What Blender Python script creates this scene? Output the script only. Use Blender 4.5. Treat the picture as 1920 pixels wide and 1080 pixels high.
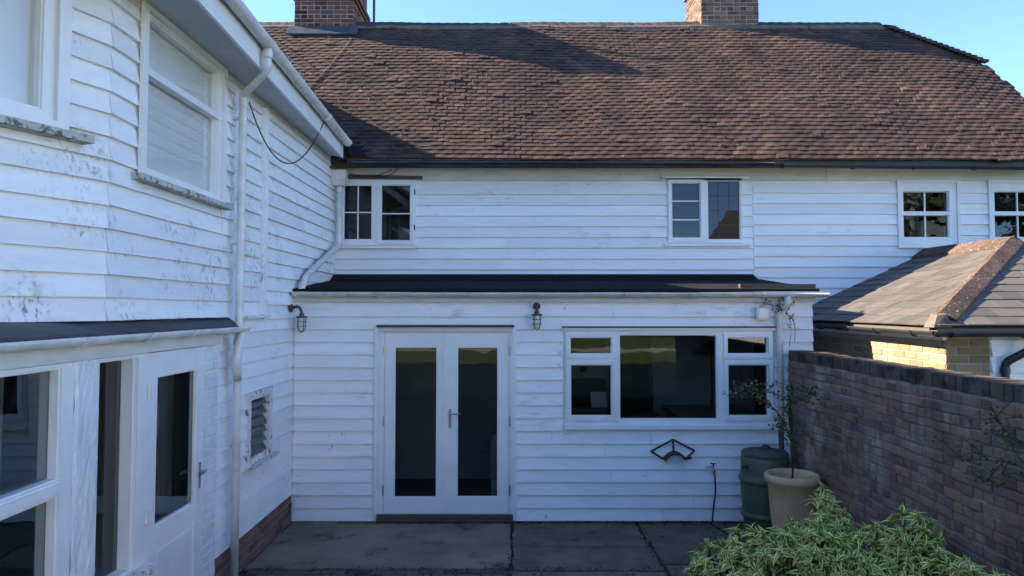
import bpy, math, random
from mathutils import Vector, Matrix, noise
R = math.radians
random.seed(11)
rnd = random.random
def ru(a, b): return a + (b - a) * random.random()
scene = bpy.context.scene
for o in list(bpy.data.objects): bpy.data.objects.remove(o)
C = scene.collection

# ------------------------------------------------------------------ camera, sky, sun, exposure
EYE = 2.42
cam_d = bpy.data.cameras.new("camera"); cam = bpy.data.objects.new("camera", cam_d); C.objects.link(cam)
cam.location = (0, 0, EYE); cam.rotation_euler = (R(92.5), 0, 0)
cam_d.sensor_width = 36; cam_d.lens = 26.25
cam_d.shift_x = -5 / 1920; cam_d.shift_y = -23 / 1920
cam_d.clip_start = 0.05; cam_d.clip_end = 3000
scene.camera = cam
SUN_EL, SUN_AZ = 30.0, 11.5            # sun stands to the left (-X), a little behind the house (+Y)
world = bpy.data.worlds.new("World"); scene.world = world; world.use_nodes = True
wn = world.node_tree.nodes; wl = world.node_tree.links
sky = wn.new("ShaderNodeTexSky"); sky.sky_type = 'NISHITA'; sky.sun_disc = False
sky.sun_elevation = R(SUN_EL); sky.sun_rotation = R(-(90 - SUN_AZ))
sky.air_density = 1.0; sky.dust_density = 0.0; sky.ozone_density = 4.0; sky.altitude = 4500
wl.new(sky.outputs[0], wn["Background"].inputs[0]); wn["Background"].inputs[1].default_value = 0.138
sd = bpy.data.lights.new("sun", 'SUN'); sd.energy = 5.0; sd.angle = R(0.5); sd.color = (1.0, 0.86, 0.68)
so = bpy.data.objects.new("sun", sd); C.objects.link(so); so.location = (-20, 10, 20)
S = Vector((-math.cos(R(SUN_EL)) * math.cos(R(SUN_AZ)), math.cos(R(SUN_EL)) * math.sin(R(SUN_AZ)), math.sin(R(SUN_EL))))
so.rotation_euler = S.to_track_quat('Z', 'Y').to_euler()
vs = scene.view_settings; vs.view_transform = 'Standard'; vs.look = 'None'; vs.exposure = 2.06; vs.gamma = 1
vs.use_curve_mapping = False
scene.cycles.max_bounces = 6; scene.cycles.transparent_max_bounces = 10; scene.cycles.glossy_bounces = 4

# ------------------------------------------------------------------ survey helpers (photo pixel + known plane -> metres)
_f, _cx, _cy, _p = 1400.0, 965.0, 517.0, R(2.5)
def _ray(px, py):
    u = (px - _cx) / _f; v = (_cy - py) / _f
    return u, math.cos(_p) - v * math.sin(_p), math.sin(_p) + v * math.cos(_p)
def at(px, py, Y):
    u, a, b = _ray(px, py); s = Y / a
    return Vector((u * s, Y, EYE + b * s))
def atX(px, py, X):
    u, a, b = _ray(px, py); s = X / u
    return Vector((X, a * s, EYE + b * s))

# ------------------------------------------------------------------ materials
M = {}
def mat(name, c1, c2=None, rough=0.6, scale=6.0, stretch=(1, 1, 1), rand=0.0, spots=None, bump=0.0, bscale=40.0,
        metallic=0.0, spots2=None, spots3=None, patches=(), ramp=None, spec=0.5):
    """procedural: two noise-mixed tones, per-piece value shift, optional stain layers (colour, scale, threshold, softness, stretch)"""
    m = bpy.data.materials.new(name); m.use_nodes = True; M[name] = m
    n, l = m.node_tree.nodes, m.node_tree.links
    b = n["Principled BSDF"]; b.inputs["Roughness"].default_value = rough; b.inputs["Metallic"].default_value = metallic
    b.inputs["Specular IOR Level"].default_value = spec
    geo = n.new("ShaderNodeNewGeometry"); oi = n.new("ShaderNodeObjectInfo")
    add = n.new("ShaderNodeMath"); add.operation = 'ADD'; l.new(geo.outputs["Random Per Island"], add.inputs[0]); l.new(oi.outputs["Random"], add.inputs[1])
    fr = n.new("ShaderNodeMath"); fr.operation = 'FRACT'; l.new(add.outputs[0], fr.inputs[0])
    def nz(sc, st, det=6.0):
        mp = n.new("ShaderNodeMapping"); mp.inputs["Scale"].default_value = st
        l.new(geo.outputs["Position"], mp.inputs[0])
        t = n.new("ShaderNodeTexNoise"); t.inputs["Scale"].default_value = sc; t.inputs["Detail"].default_value = det
        t.inputs["Roughness"].default_value = 0.62
        l.new(mp.outputs[0], t.inputs["Vector"]); return t.outputs["Fac"]
    def mix(fac, a, bb):
        x = n.new("ShaderNodeMix"); x.data_type = 'RGBA'; l.new(fac, x.inputs["Factor"])
        for s, v in ((x.inputs[6], a), (x.inputs[7], bb)):
            if isinstance(v, tuple): s.default_value = (*v, 1)
            else: l.new(v, s)
        return x.outputs[2]
    def thr(fac, t, w):
        x = n.new("ShaderNodeMapRange"); x.interpolation_type = 'SMOOTHSTEP'
        x.inputs[1].default_value = t; x.inputs[2].default_value = t + w; l.new(fac, x.inputs[0]); return x.outputs[0]
    if ramp:
        cr = n.new("ShaderNodeValToRGB"); e = cr.color_ramp.elements
        while len(e) < len(ramp): e.new(0.5)
        for i, (pos, col) in enumerate(ramp): e[i].position = pos; e[i].color = (*col, 1)
        l.new(fr.outputs[0], cr.inputs[0]); base = cr.outputs[0]
        if c2: base = mix(thr(nz(scale, stretch), 0.35, 0.35), base, c2) if c2 else base
    else:
        base = mix(thr(nz(scale, stretch), 0.3, 0.4), c1, c2 or c1)
    for sp in (spots, spots2, spots3):
        if sp:
            col, sc, t, w, st = sp
            base = mix(thr(nz(sc, st), t, w), base, col)
    for col, psc, pt, pw, fsc, ft, fw, fst in patches:
        pm_, fm_ = thr(nz(psc, (1, 1, 1.4), 2), pt, pw), thr(nz(fsc, fst), ft, fw)
        mu = n.new("ShaderNodeMath"); mu.operation = 'MULTIPLY'; l.new(pm_, mu.inputs[0]); l.new(fm_, mu.inputs[1]); base = mix(mu.outputs[0], base, col)
    if rand:
        mr = n.new("ShaderNodeMapRange"); mr.inputs[3].default_value = 1 - rand; mr.inputs[4].default_value = 1 + rand * 0.6
        l.new(fr.outputs[0], mr.inputs[0])
        hs = n.new("ShaderNodeHueSaturation"); l.new(mr.outputs[0], hs.inputs["Value"]); l.new(base, hs.inputs["Color"]); base = hs.outputs[0]
    l.new(base, b.inputs["Base Color"])
    if bump:
        bp = n.new("ShaderNodeBump"); bp.inputs["Strength"].default_value = 1.0; bp.inputs["Distance"].default_value = bump
        l.new(nz(bscale, stretch, 4), bp.inputs["Height"]); l.new(bp.outputs[0], b.inputs["Normal"])
    return m
def glass(name, tint, ior=1.5, rough=0.0):
    m = bpy.data.materials.new(name); m.use_nodes = True; M[name] = m
    n, l = m.node_tree.nodes, m.node_tree.links; n.remove(n["Principled BSDF"])
    t = n.new("ShaderNodeBsdfTransparent"); t.inputs[0].default_value = (*tint, 1)
    g = n.new("ShaderNodeBsdfGlossy"); g.inputs["Roughness"].default_value = rough
    f = n.new("ShaderNodeFresnel"); gb = n.new("ShaderNodeNewGeometry")
    mi = n.new("ShaderNodeMapRange"); mi.inputs[3].default_value = ior; mi.inputs[4].default_value = 1 / ior
    l.new(gb.outputs["Backfacing"], mi.inputs[0]); l.new(mi.outputs[0], f.inputs[0])
    nt = n.new("ShaderNodeTexNoise"); nt.inputs["Scale"].default_value = 2.2
    geo = n.new("ShaderNodeNewGeometry"); l.new(geo.outputs["Position"], nt.inputs["Vector"])
    bp = n.new("ShaderNodeBump"); bp.inputs["Distance"].default_value = 0.0015; l.new(nt.outputs["Fac"], bp.inputs["Height"]); l.new(bp.outputs[0], g.inputs["Normal"])
    x = n.new("ShaderNodeMixShader"); l.new(f.outputs[0], x.inputs[0]); l.new(t.outputs[0], x.inputs[1]); l.new(g.outputs[0], x.inputs[2])
    l.new(x.outputs[0], n["Material Output"].inputs[0]); return m

W1c, W2c = (0.85, 0.85, 0.84), (0.78, 0.785, 0.785)
DIRT = (0.27, 0.27, 0.25)
mat("white_board", W1c, W2c, 0.5, 5, (0.6, 0.6, 3), 0.07, spots2=((0.16, 0.14, 0.12), 26, 0.772, 0.03, (1, 1, 1)), bump=0.0018, bscale=30,
    patches=(((0.42, 0.42, 0.38), 1.1, 0.50, 0.2, 11, 0.50, 0.25, (0.5, 0.5, 2.2)), ((0.22, 0.20, 0.16), 1.6, 0.60, 0.12, 20, 0.60, 0.1, (1.0, 1.0, 0.5))))
mat("white_board_mouldy", W1c, W2c, 0.6, 4, (0.5, 0.5, 3), 0.08, bump=0.0022, bscale=28,
    patches=(((0.48, 0.47, 0.43), 0.9, 0.48, 0.22, 12, 0.47, 0.3, (0.8, 0.8, 1.4)), ((0.24, 0.22, 0.17), 1.4, 0.52, 0.18, 27, 0.50, 0.2, (1.2, 1.2, 0.7)), ((0.15, 0.135, 0.10), 1.9, 0.56, 0.16, 30, 0.52, 0.2, (1.3, 1.3, 0.5))))
mat("white_joinery", (0.8, 0.795, 0.78), (0.73, 0.73, 0.72), 0.38, 4, spots=((0.55, 0.55, 0.52), 14, 0.72, 0.1, (1, 1, 1)), bump=0.0006, bscale=25)
mat("flaking_paint", (0.74, 0.73, 0.71), (0.62, 0.61, 0.58), 0.7, 6, spots=((0.2, 0.16, 0.12), 16, 0.56, 0.06, (1, 1, 1)), bump=0.004, bscale=30)
mat("mossy_sill", (0.55, 0.54, 0.5), (0.4, 0.39, 0.35), 0.85, 8, spots=((0.12, 0.12, 0.09), 18, 0.5, 0.12, (1, 1, 1)), bump=0.005, bscale=40)
mat("rough_white_masonry", (0.76, 0.76, 0.75), (0.64, 0.65, 0.66), 0.75, 8, bump=0.022, bscale=16, stretch=(1, 1, 0.45))
mat("cream_fascia", (0.68, 0.66, 0.61), (0.56, 0.55, 0.51), 0.6, 5, (0.5, 0.5, 2), 0.05, spots=((0.35, 0.33, 0.3), 8, 0.66, 0.12, (1, 1, 1)), bump=0.001)
mat("soffit_paint", (0.52, 0.52, 0.52), (0.42, 0.42, 0.42), 0.65, 3, spots=((0.25, 0.24, 0.22), 12, 0.7, 0.08, (1, 1, 1)))
mat("white_plastic", (0.74, 0.73, 0.70), (0.58, 0.57, 0.54), 0.35, 6, (1, 1, 1), 0.05, spots=(DIRT, 9, 0.62, 0.14, (0.7, 0.7, 1.6)), bump=0.0006)
mat("grubby_gutter", (0.62, 0.62, 0.58), (0.45, 0.45, 0.42), 0.45, 5, (1, 1, 1), 0.05, spots=((0.2, 0.2, 0.17), 10, 0.58, 0.16, (0.5, 1, 2.0)), bump=0.0008)
mat("black_plastic", (0.016, 0.017, 0.019), (0.03, 0.03, 0.032), 0.4, 5)
mat("lead", (0.06, 0.065, 0.078), (0.034, 0.036, 0.044), 0.55, 5, spots=((0.13, 0.13, 0.14), 9, 0.66, 0.1, (1, 1, 1)), bump=0.008, bscale=7)
mat("roof_felt", (0.009, 0.0095, 0.011), (0.015, 0.015, 0.017), 0.95, 6, spec=0.12, bump=0.003, bscale=60)
mat("brown_timber", (0.11, 0.07, 0.05), (0.06, 0.045, 0.038), 0.7, 7, (0.4, 3, 3), bump=0.002)
mat("clay_tile", None, (0.052, 0.034, 0.028), 0.9, 0.8, (1, 1, 1), 0.14, ramp=[(0.0, (0.058, 0.037, 0.030)), (0.3, (0.083, 0.050, 0.039)), (0.55, (0.094, 0.057, 0.044)), (0.8, (0.070, 0.044, 0.037)), (1.0, (0.125, 0.072, 0.050))],
    spots=((0.40, 0.34, 0.27), 15, 0.67, 0.06, (1, 1, 1)), spots2=((0.036, 0.027, 0.022), 1.7, 0.54, 0.14, (1, 1, 1)), spots3=((0.36, 0.20, 0.06), 8, 0.685, 0.06, (1, 1, 1)), bump=0.006, bscale=60, spec=0.2)
mat("mossy_hip_tile", (0.14, 0.085, 0.06), (0.07, 0.05, 0.04), 0.9, 9, (1, 1, 1), 0.25, spots=((0.42, 0.38, 0.33), 34, 0.60, 0.05, (1, 1, 1)), spots2=((0.03, 0.025, 0.02), 22, 0.6, 0.08, (1, 1, 1)), bump=0.012, bscale=45, spec=0.2)
mat("ridge_mortar", (0.15, 0.12, 0.10), (0.09, 0.065, 0.055), 0.9, 9, bump=0.01, spots=((0.05, 0.05, 0.04), 12, 0.58, 0.1, (1, 1, 1)))
mat("red_brick", None, None, 0.9, 3, (1, 1, 1), 0.3, ramp=[(0, (0.07, 0.03, 0.025)), (0.4, (0.12, 0.045, 0.035)), (0.75, (0.15, 0.06, 0.042)), (1, (0.09, 0.05, 0.04))], spots=((0.06, 0.05, 0.045), 6, 0.58, 0.15, (1, 1, 1)), bump=0.005, bscale=50, spec=0.2)
mat("brown_brick", None, None, 0.9, 3, (1, 1, 1), 0.3, ramp=[(0, (0.10, 0.055, 0.04)), (0.4, (0.16, 0.088, 0.06)), (0.75, (0.20, 0.115, 0.075)), (1, (0.085, 0.055, 0.045))], spots=((0.08, 0.06, 0.05), 7, 0.62, 0.15, (1, 1, 1)), bump=0.004, bscale=50, spec=0.2)
mat("garden_brick", None, None, 0.92, 3, (1, 1, 1), 0.16, ramp=[(0, (0.20, 0.125, 0.095)), (0.35, (0.27, 0.165, 0.125)), (0.62, (0.28, 0.178, 0.125)), (0.85, (0.31, 0.165, 0.11)), (1, (0.17, 0.115, 0.10))],
    spots=((0.50, 0.39, 0.32), 2.4, 0.50, 0.22, (1, 1, 0.7)), spots2=((0.085, 0.062, 0.05), 1.6, 0.53, 0.2, (1, 1, 0.6)), spots3=((0.55, 0.5, 0.42), 14, 0.68, 0.06, (1, 1, 1)), bump=0.014, bscale=40, spec=0.2)
mat("yellow_brick", None, None, 0.9, 3, (1, 1, 1), 0.2, ramp=[(0, (0.25, 0.185, 0.11)), (0.5, (0.32, 0.235, 0.14)), (1, (0.22, 0.18, 0.125))], spots=((0.2, 0.17, 0.12), 8, 0.64, 0.12, (1, 1, 1)), bump=0.004, bscale=50, spec=0.2)
mat("plinth_brick", None, None, 0.92, 3, (1, 1, 1), 0.25, ramp=[(0, (0.13, 0.075, 0.06)), (0.5, (0.22, 0.11, 0.085)), (1, (0.16, 0.11, 0.09))], spots=((0.17, 0.15, 0.14), 6, 0.64, 0.15, (1, 1, 1)), bump=0.005, bscale=45)
mat("mortar", (0.38, 0.31, 0.25), (0.21, 0.17, 0.14), 0.95, 6, bump=0.006, bscale=60)
mat("pale_mortar", (0.38, 0.34, 0.27), (0.28, 0.25, 0.2), 0.95, 6, bump=0.005, bscale=60)
mat("slate", None, None, 0.62, 3, (1, 1, 1), 0.12, ramp=[(0, (0.082, 0.074, 0.064)), (0.5, (0.098, 0.086, 0.073)), (1, (0.112, 0.098, 0.082))], spots=((0.22, 0.20, 0.17), 10, 0.64, 0.12, (1, 1, 1)), bump=0.003, bscale=40)
mat("concrete", (0.31, 0.225, 0.16), (0.19, 0.14, 0.10), 0.9, 1.6, spots=((0.05, 0.044, 0.038), 2.2, 0.54, 0.18, (1, 1, 1)), spots2=((0.34, 0.30, 0.25), 30, 0.73, 0.06, (1, 1, 1)), bump=0.006, bscale=70)
mat("flagstone", (0.21, 0.155, 0.11), (0.11, 0.083, 0.06), 0.88, 2.4, (1, 1, 1), 0.2, spots=((0.020, 0.020, 0.020), 4.0, 0.56, 0.18, (1, 1, 1)), spots2=((0.38, 0.36, 0.31), 7, 0.70, 0.05, (1, 1, 1)), bump=0.01, bscale=30)
mat("soil", (0.05, 0.04, 0.028), (0.03, 0.026, 0.018), 0.95, 9, bump=0.02, bscale=40, spots=((0.03, 0.045, 0.012), 5, 0.6, 0.1, (1, 1, 1)))
mat("litter", (0.30, 0.22, 0.12), (0.16, 0.13, 0.06), 0.9, 9, (1, 1, 1), 0.4)
mat("grass", (0.12, 0.16, 0.045), (0.075, 0.11, 0.03), 0.9, 3, bump=0.03, bscale=60)
mat("pale_gravel", (0.50, 0.45, 0.37), (0.40, 0.36, 0.3), 0.9, 30, bump=0.01, bscale=60)
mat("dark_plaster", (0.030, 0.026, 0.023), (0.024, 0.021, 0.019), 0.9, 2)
mat("pale_plaster", (0.58, 0.59, 0.6), None, 0.9)
mat("grey_plaster", (0.27, 0.275, 0.29), (0.22, 0.225, 0.24), 0.9, 2)
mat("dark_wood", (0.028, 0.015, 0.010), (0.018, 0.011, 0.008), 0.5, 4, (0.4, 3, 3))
mat("interior_wood", (0.34, 0.25, 0.17), (0.26, 0.18, 0.12), 0.4, 4)
mat("appliance", (0.55, 0.53, 0.45), None, 0.35)
mat("paper", (0.7, 0.72, 0.76), None, 0.6)
mat("fabric_blind", (0.84, 0.84, 0.83), (0.76, 0.77, 0.77), 0.9, 3)
mat("steel", (0.45, 0.45, 0.46), None, 0.3, metallic=1.0)
mat("iron", (0.035, 0.022, 0.018), (0.06, 0.03, 0.02), 0.7, 20, bump=0.001)
mat("bronze", (0.085, 0.06, 0.05), (0.05, 0.042, 0.04), 0.6, 14)
mat("lamp_glass", (0.7, 0.71, 0.68), (0.6, 0.6, 0.55), 0.15, 8)
mat("green_plastic", (0.062, 0.098, 0.055), (0.085, 0.115, 0.07), 0.5, 4, spots=((0.09, 0.11, 0.09), 9, 0.66, 0.14, (1, 1, 0.5)), bump=0.0015)
mat("dusty_lid", (0.10, 0.095, 0.075), (0.045, 0.05, 0.04), 0.85, 8, bump=0.004)
mat("pot_clay", (0.70, 0.46, 0.25), (0.58, 0.38, 0.21), 0.85, 5, spots=((0.42, 0.36, 0.28), 11, 0.64, 0.14, (1, 1, 1)), spots2=((0.15, 0.11, 0.07), 7, 0.66, 0.14, (1, 1, 0.6)), bump=0.002)
mat("orange_plastic", (0.5, 0.16, 0.05), None, 0.45)
mat("hose_rubber", (0.018, 0.026, 0.034), None, 0.5)
mat("cable_black", (0.02, 0.02, 0.022), None, 0.6)
mat("cable_pale", (0.28, 0.24, 0.2), None, 0.6)
mat("leaf_green", (0.27, 0.28, 0.025), (0.14, 0.18, 0.018), 0.45, 9, (1, 1, 1), 0.5)
mat("leaf_cream", (0.92, 0.85, 0.30), (0.72, 0.70, 0.18), 0.5, 9, (1, 1, 1), 0.25)
mat("olive_leaf", (0.13, 0.14, 0.045), (0.08, 0.10, 0.035), 0.55, 9, (1, 1, 1), 0.35)
mat("dead_leaf", (0.12, 0.05, 0.04), (0.07, 0.035, 0.03), 0.8, 9, (1, 1, 1), 0.35)
mat("tree_leaf", (0.085, 0.12, 0.025), (0.05, 0.085, 0.02), 0.6, 2, (1, 1, 1), 0.3)
mat("bark", (0.06, 0.045, 0.035), (0.035, 0.028, 0.022), 0.9, 20)
glass("window_glass", (0.64, 0.66, 0.655)); glass("old_glass", (0.78, 0.81, 0.80), 1.8); glass("clear_glass", (0.95, 0.96, 0.955))
glass("louvre_glass", (0.55, 0.62, 0.63), 1.6, 0.15)

# ------------------------------------------------------------------ mesh helpers
WL = {}                                   # world location of every object built
class MB:
    def __init__(s): s.v = []; s.f = []; s.mi = []; s.cur = 0
    def quad(s, *ps):
        i = len(s.v); s.v += [Vector(p) for p in ps]; s.f.append(tuple(range(i, i + len(ps)))); s.mi.append(s.cur)
    def hexa(s, p):                       # 8 corners: bottom 0-3 ccw, top 4-7
        i = len(s.v); s.v += [Vector(q) for q in p]
        for f in ((3, 2, 1, 0), (4, 5, 6, 7), (0, 1, 5, 4), (1, 2, 6, 5), (2, 3, 7, 6), (3, 0, 4, 7)):
            s.f.append(tuple(i + k for k in f)); s.mi.append(s.cur)
        return s
    def box(s, a, b):
        x0, y0, z0 = a; x1, y1, z1 = b
        return s.hexa([(x0, y0, z0), (x1, y0, z0), (x1, y1, z0), (x0, y1, z0), (x0, y0, z1), (x1, y0, z1), (x1, y1, z1), (x0, y1, z1)])
    def tube(s, pts, r, n=8, caps=True):
        pts = [Vector(p) for p in pts]; rs = r if isinstance(r, (list, tuple)) else [r] * len(pts)
        base = len(s.v); up = None
        for k, p in enumerate(pts):
            d = (pts[min(k + 1, len(pts) - 1)] - pts[max(k - 1, 0)]).normalized()
            if up is None: up = d.orthogonal().normalized()
            up = (up - d * up.dot(d)); up = up.normalized() if up.length > 1e-6 else d.orthogonal().normalized()
            w = d.cross(up)
            for j in range(n):
                a = 2 * math.pi * j / n; s.v.append(p + (up * math.cos(a) + w * math.sin(a)) * rs[k])
        for k in range(len(pts) - 1):
            for j in range(n):
                s.f.append((base + k * n + j, base + k * n + (j + 1) % n, base + (k + 1) * n + (j + 1) % n, base + (k + 1) * n + j)); s.mi.append(s.cur)
        if caps:
            s.f.append(tuple(base + j for j in reversed(range(n)))); s.mi.append(s.cur)
            s.f.append(tuple(base + (len(pts) - 1) * n + j for j in range(n))); s.mi.append(s.cur)
        return s
    def lathe(s, prof, c, n=32):          # prof [(r, z)], axis vertical at c
        base = len(s.v)
        for r, z in prof:
            for j in range(n):
                a = 2 * math.pi * j / n; s.v.append(Vector((c[0] + r * math.cos(a), c[1] + r * math.sin(a), c[2] + z)))
        for k in range(len(prof) - 1):
            for j in range(n):
                s.f.append((base + k * n + j, base + k * n + (j + 1) % n, base + (k + 1) * n + (j + 1) % n, base + (k + 1) * n + j)); s.mi.append(s.cur)
        return s
    def prism(s, poly, off):              # polygon extruded by the vector off
        off = Vector(off); n = len(poly); i = len(s.v)
        s.v += [Vector(p) for p in poly] + [Vector(p) + off for p in poly]
        s.f.append(tuple(range(i, i + n))); s.mi.append(s.cur); s.f.append(tuple(i + n + k for k in reversed(range(n)))); s.mi.append(s.cur)
        for k in range(n):
            s.f.append((i + k, i + n + k, i + n + (k + 1) % n, i + (k + 1) % n)); s.mi.append(s.cur)
        return s
    def build(s, name, material, parent=None, smooth=False):
        lo = Vector((min(v[i] for v in s.v) for i in range(3))); hi = Vector((max(v[i] for v in s.v) for i in range(3)))
        c = (lo + hi) / 2
        if parent is None: c.z = lo.z
        me = bpy.data.meshes.new(name); me.from_pydata([v - c for v in s.v], [], s.f)
        for mm in (material if isinstance(material, (list, tuple)) else [material]): me.materials.append(M[mm])
        if any(s.mi): me.polygons.foreach_set("material_index", s.mi)
        if smooth: me.polygons.foreach_set("use_smooth", [True] * len(me.polygons))
        me.update()
        return link(name, me, c, parent)
def link(name, data, loc, parent=None, rot=None, scale=None):
    o = bpy.data.objects.new(name, data); C.objects.link(o); loc = Vector(loc); WL[o.name] = loc
    if parent is not None: o.parent = parent; o.location = loc - WL[parent.name]
    else: o.location = loc
    if rot is not None: o.rotation_euler = rot
    if scale is not None: o.scale = scale
    return o
def tag(o, label, cat, group=None):
    o["label"] = label; o["category"] = cat
    if group: o["group"] = group
    return o
def thing(name, label, cat, loc, group=None): return tag(link(name, None, loc), label, cat, group)
def kind(o, k): o["kind"] = k; return o

class Plane:                              # a vertical wall plane: u along it, z up, d outwards
    def __init__(s, o, U, N): s.o = Vector((*o, 0)); s.U = Vector((*U, 0)); s.N = Vector((*N, 0))
    def p(s, u, z, d=0.0): q = s.o + s.U * u + s.N * d; q.z = z; return q
    def box(s, mb, u0, u1, z0, z1, d0, d1):
        P = s.p; return mb.hexa([P(u0, z0, d1), P(u1, z0, d1), P(u1, z0, d0), P(u0, z0, d0), P(u0, z1, d1), P(u1, z1, d1), P(u1, z1, d0), P(u0, z1, d0)])
    def panel(s, mb, rect, holes, d0, d1):   # slab with rectangular holes, no inner faces
        us = sorted({rect[0], rect[1], *[min(max(h[i], rect[0]), rect[1]) for h in holes for i in (0, 1)]})
        zs = sorted({rect[2], rect[3], *[min(max(h[i], rect[2]), rect[3]) for h in holes for i in (2, 3)]})
        def solid(i, j):
            if not (0 <= i < len(us) - 1 and 0 <= j < len(zs) - 1): return False
            a, b = (us[i] + us[i + 1]) / 2, (zs[j] + zs[j + 1]) / 2
            return not any(h[0] < a < h[1] and h[2] < b < h[3] for h in holes)
        P = s.p
        for i in range(len(us) - 1):
            for j in range(len(zs) - 1):
                if not solid(i, j): continue
                a, b, c, d = us[i], us[i + 1], zs[j], zs[j + 1]
                mb.quad(P(a, c, d1), P(b, c, d1), P(b, d, d1), P(a, d, d1)); mb.quad(P(a, d, d0), P(b, d, d0), P(b, c, d0), P(a, c, d0))
                if not solid(i - 1, j): mb.quad(P(a, c, d0), P(a, c, d1), P(a, d, d1), P(a, d, d0))
                if not solid(i + 1, j): mb.quad(P(b, c, d1), P(b, c, d0), P(b, d, d0), P(b, d, d1))
                if not solid(i, j - 1): mb.quad(P(a, c, d0), P(b, c, d0), P(b, c, d1), P(a, c, d1))
                if not solid(i, j + 1): mb.quad(P(a, d, d1), P(b, d, d1), P(b, d, d0), P(a, d, d0))
        return mb

def board(pl, u0, u1, z0, z1, parent, material, name="board", full=True):
    """one feather-edged weatherboard, thick at its lower edge, a little bowed"""
    mb = MB(); L = u1 - u0; n = max(1, min(14, int(L / 0.3))); sd_ = rnd() * 50
    t0, t1 = (0.031 + ru(-.003, .005), 0.003)
    base = 0
    tilt = ru(-.003, .003)
    for k in range(n + 1):
        u = u0 + L * k / n
        w = 0.006 * noise.noise(Vector((u * 0.8, sd_, 0))) + 0.0025 * noise.noise(Vector((u * 4, sd_, 3))) + tilt * (k / n - .5)
        b = 0.004 * noise.noise(Vector((u * 1.3, sd_, 9)))
        lo = z0 - (0.016 if full else 0) + w
        rb = z1 - (.031 if z1 - z0 > .09 and full else .001)
        for z, d in ((z1, 0.0008), (z1, .002), (rb, .002), (rb, .002 + .10 * t0), (lo, t0 + b), (lo, 0.0008)): mb.v.append(pl.p(u, z, d))
    for k in range(n):
        a = 6 * k; b = a + 6
        for i in range(5):
            mb.f.append((a + i, b + i, b + i + 1, a + i + 1)); mb.mi.append(0)
    mb.f.append(tuple(range(6))); mb.f.append(tuple(6 * n + i for i in reversed(range(6)))); mb.mi += [0, 0]
    return mb.build(name, material, parent)
def cladding(pl, u0, u1, z0, z1, gauge, openings, parent, material, joints=(), name="board"):
    n = int(math.ceil((z1 - z0) / gauge - 0.15))
    for i in range(n):
        a = z0 + i * gauge; b = min(a + gauge, z1)
        ops = [o for o in openings if o[2] < b - .004 and o[3] > a + .004]
        cuts = sorted({u0, u1, *[min(max(c, u0), u1) for o in ops for c in o[:2]]})
        segs = []
        for s, e in zip(cuts[:-1], cuts[1:]):
            if e - s < .012: continue
            o = [q for q in ops if q[0] < (s + e) / 2 < q[1]]
            if not o: segs.append([s, e, a, b, True])
            else:
                if o[0][2] - a > .02: segs.append([s, e, a, o[0][2], True])
                if b - o[0][3] > .02: segs.append([s, e, o[0][3], b, False])
        mer = []
        for sg in segs:
            if mer and mer[-1][2:] == sg[2:] and abs(mer[-1][1] - sg[0]) < 1e-6: mer[-1][1] = sg[1]
            else: mer.append(sg)
        for s, e, za, zb, full in mer:
            cut = [s]
            for ji, jz in joints:
                if jz == i and s + .2 < ji < e - .2: cut.append(ji)
            if e - cut[-1] > 2.6 and rnd() < .7: cut.append(s + (e - s) * ru(.3, .7))
            cut = sorted(cut) + [e]
            for q in range(len(cut) - 1):
                board(pl, cut[q] + (.0015 if q else 0), cut[q + 1] - (.0015 if q < len(cut) - 2 else 0), za, zb, parent, material, name, full)

def window(pl, parent, rect, panes, bars=(), sill=None, drip=None, depth=(-0.05, 0.035), gd=-0.012, m="white_joinery", sillm=None, name="window", glassm="window_glass", beads=True):
    """frame mesh with openings; children: panes, glazing bars, sill, drip strip"""
    mb = MB(); pl.panel(mb, rect, panes, *depth); w = mb.build(name, m, parent)
    for a, b, c, d in panes:
        g = MB(); pl.box(g, a - .006, b + .006, c - .006, d + .006, gd - .004, gd); g.build("pane", glassm, w)
        if beads:
            t = .011; g = MB(); pl.panel(g, (a - .001, b + .001, c - .001, d + .001), [(a + t, b - t, c + t, d - t)], gd + .001, depth[1] - .012); g.build("glazing_bead", m, w)
    for a, b, c, d in bars:
        g = MB(); pl.box(g, a, b, c, d, gd - .012, gd + .016); g.build("glazing_bar", m, w)
    if sill:
        a, b, zt, h, dd = sill; g = MB(); P = pl.p
        g.hexa([P(a, zt - h, dd), P(b, zt - h, dd), P(b, zt - h, -.03), P(a, zt - h, -.03), P(a, zt - .012, dd), P(b, zt - .012, dd), P(b, zt, -.03), P(a, zt, -.03)])
        g.build("sill", sillm or m, w)
    if drip:
        a, b, zt, h, dd = drip; g = MB(); P = pl.p
        g.hexa([P(a, zt - h, dd), P(b, zt - h, dd), P(b, zt - h, 0), P(a, zt - h, 0), P(a, zt - h * .4, dd), P(b, zt - h * .4, dd), P(b, zt + .01, 0), P(a, zt + .01, 0)])
        g.build("drip_flashing", "lead", w)
    return w

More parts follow.
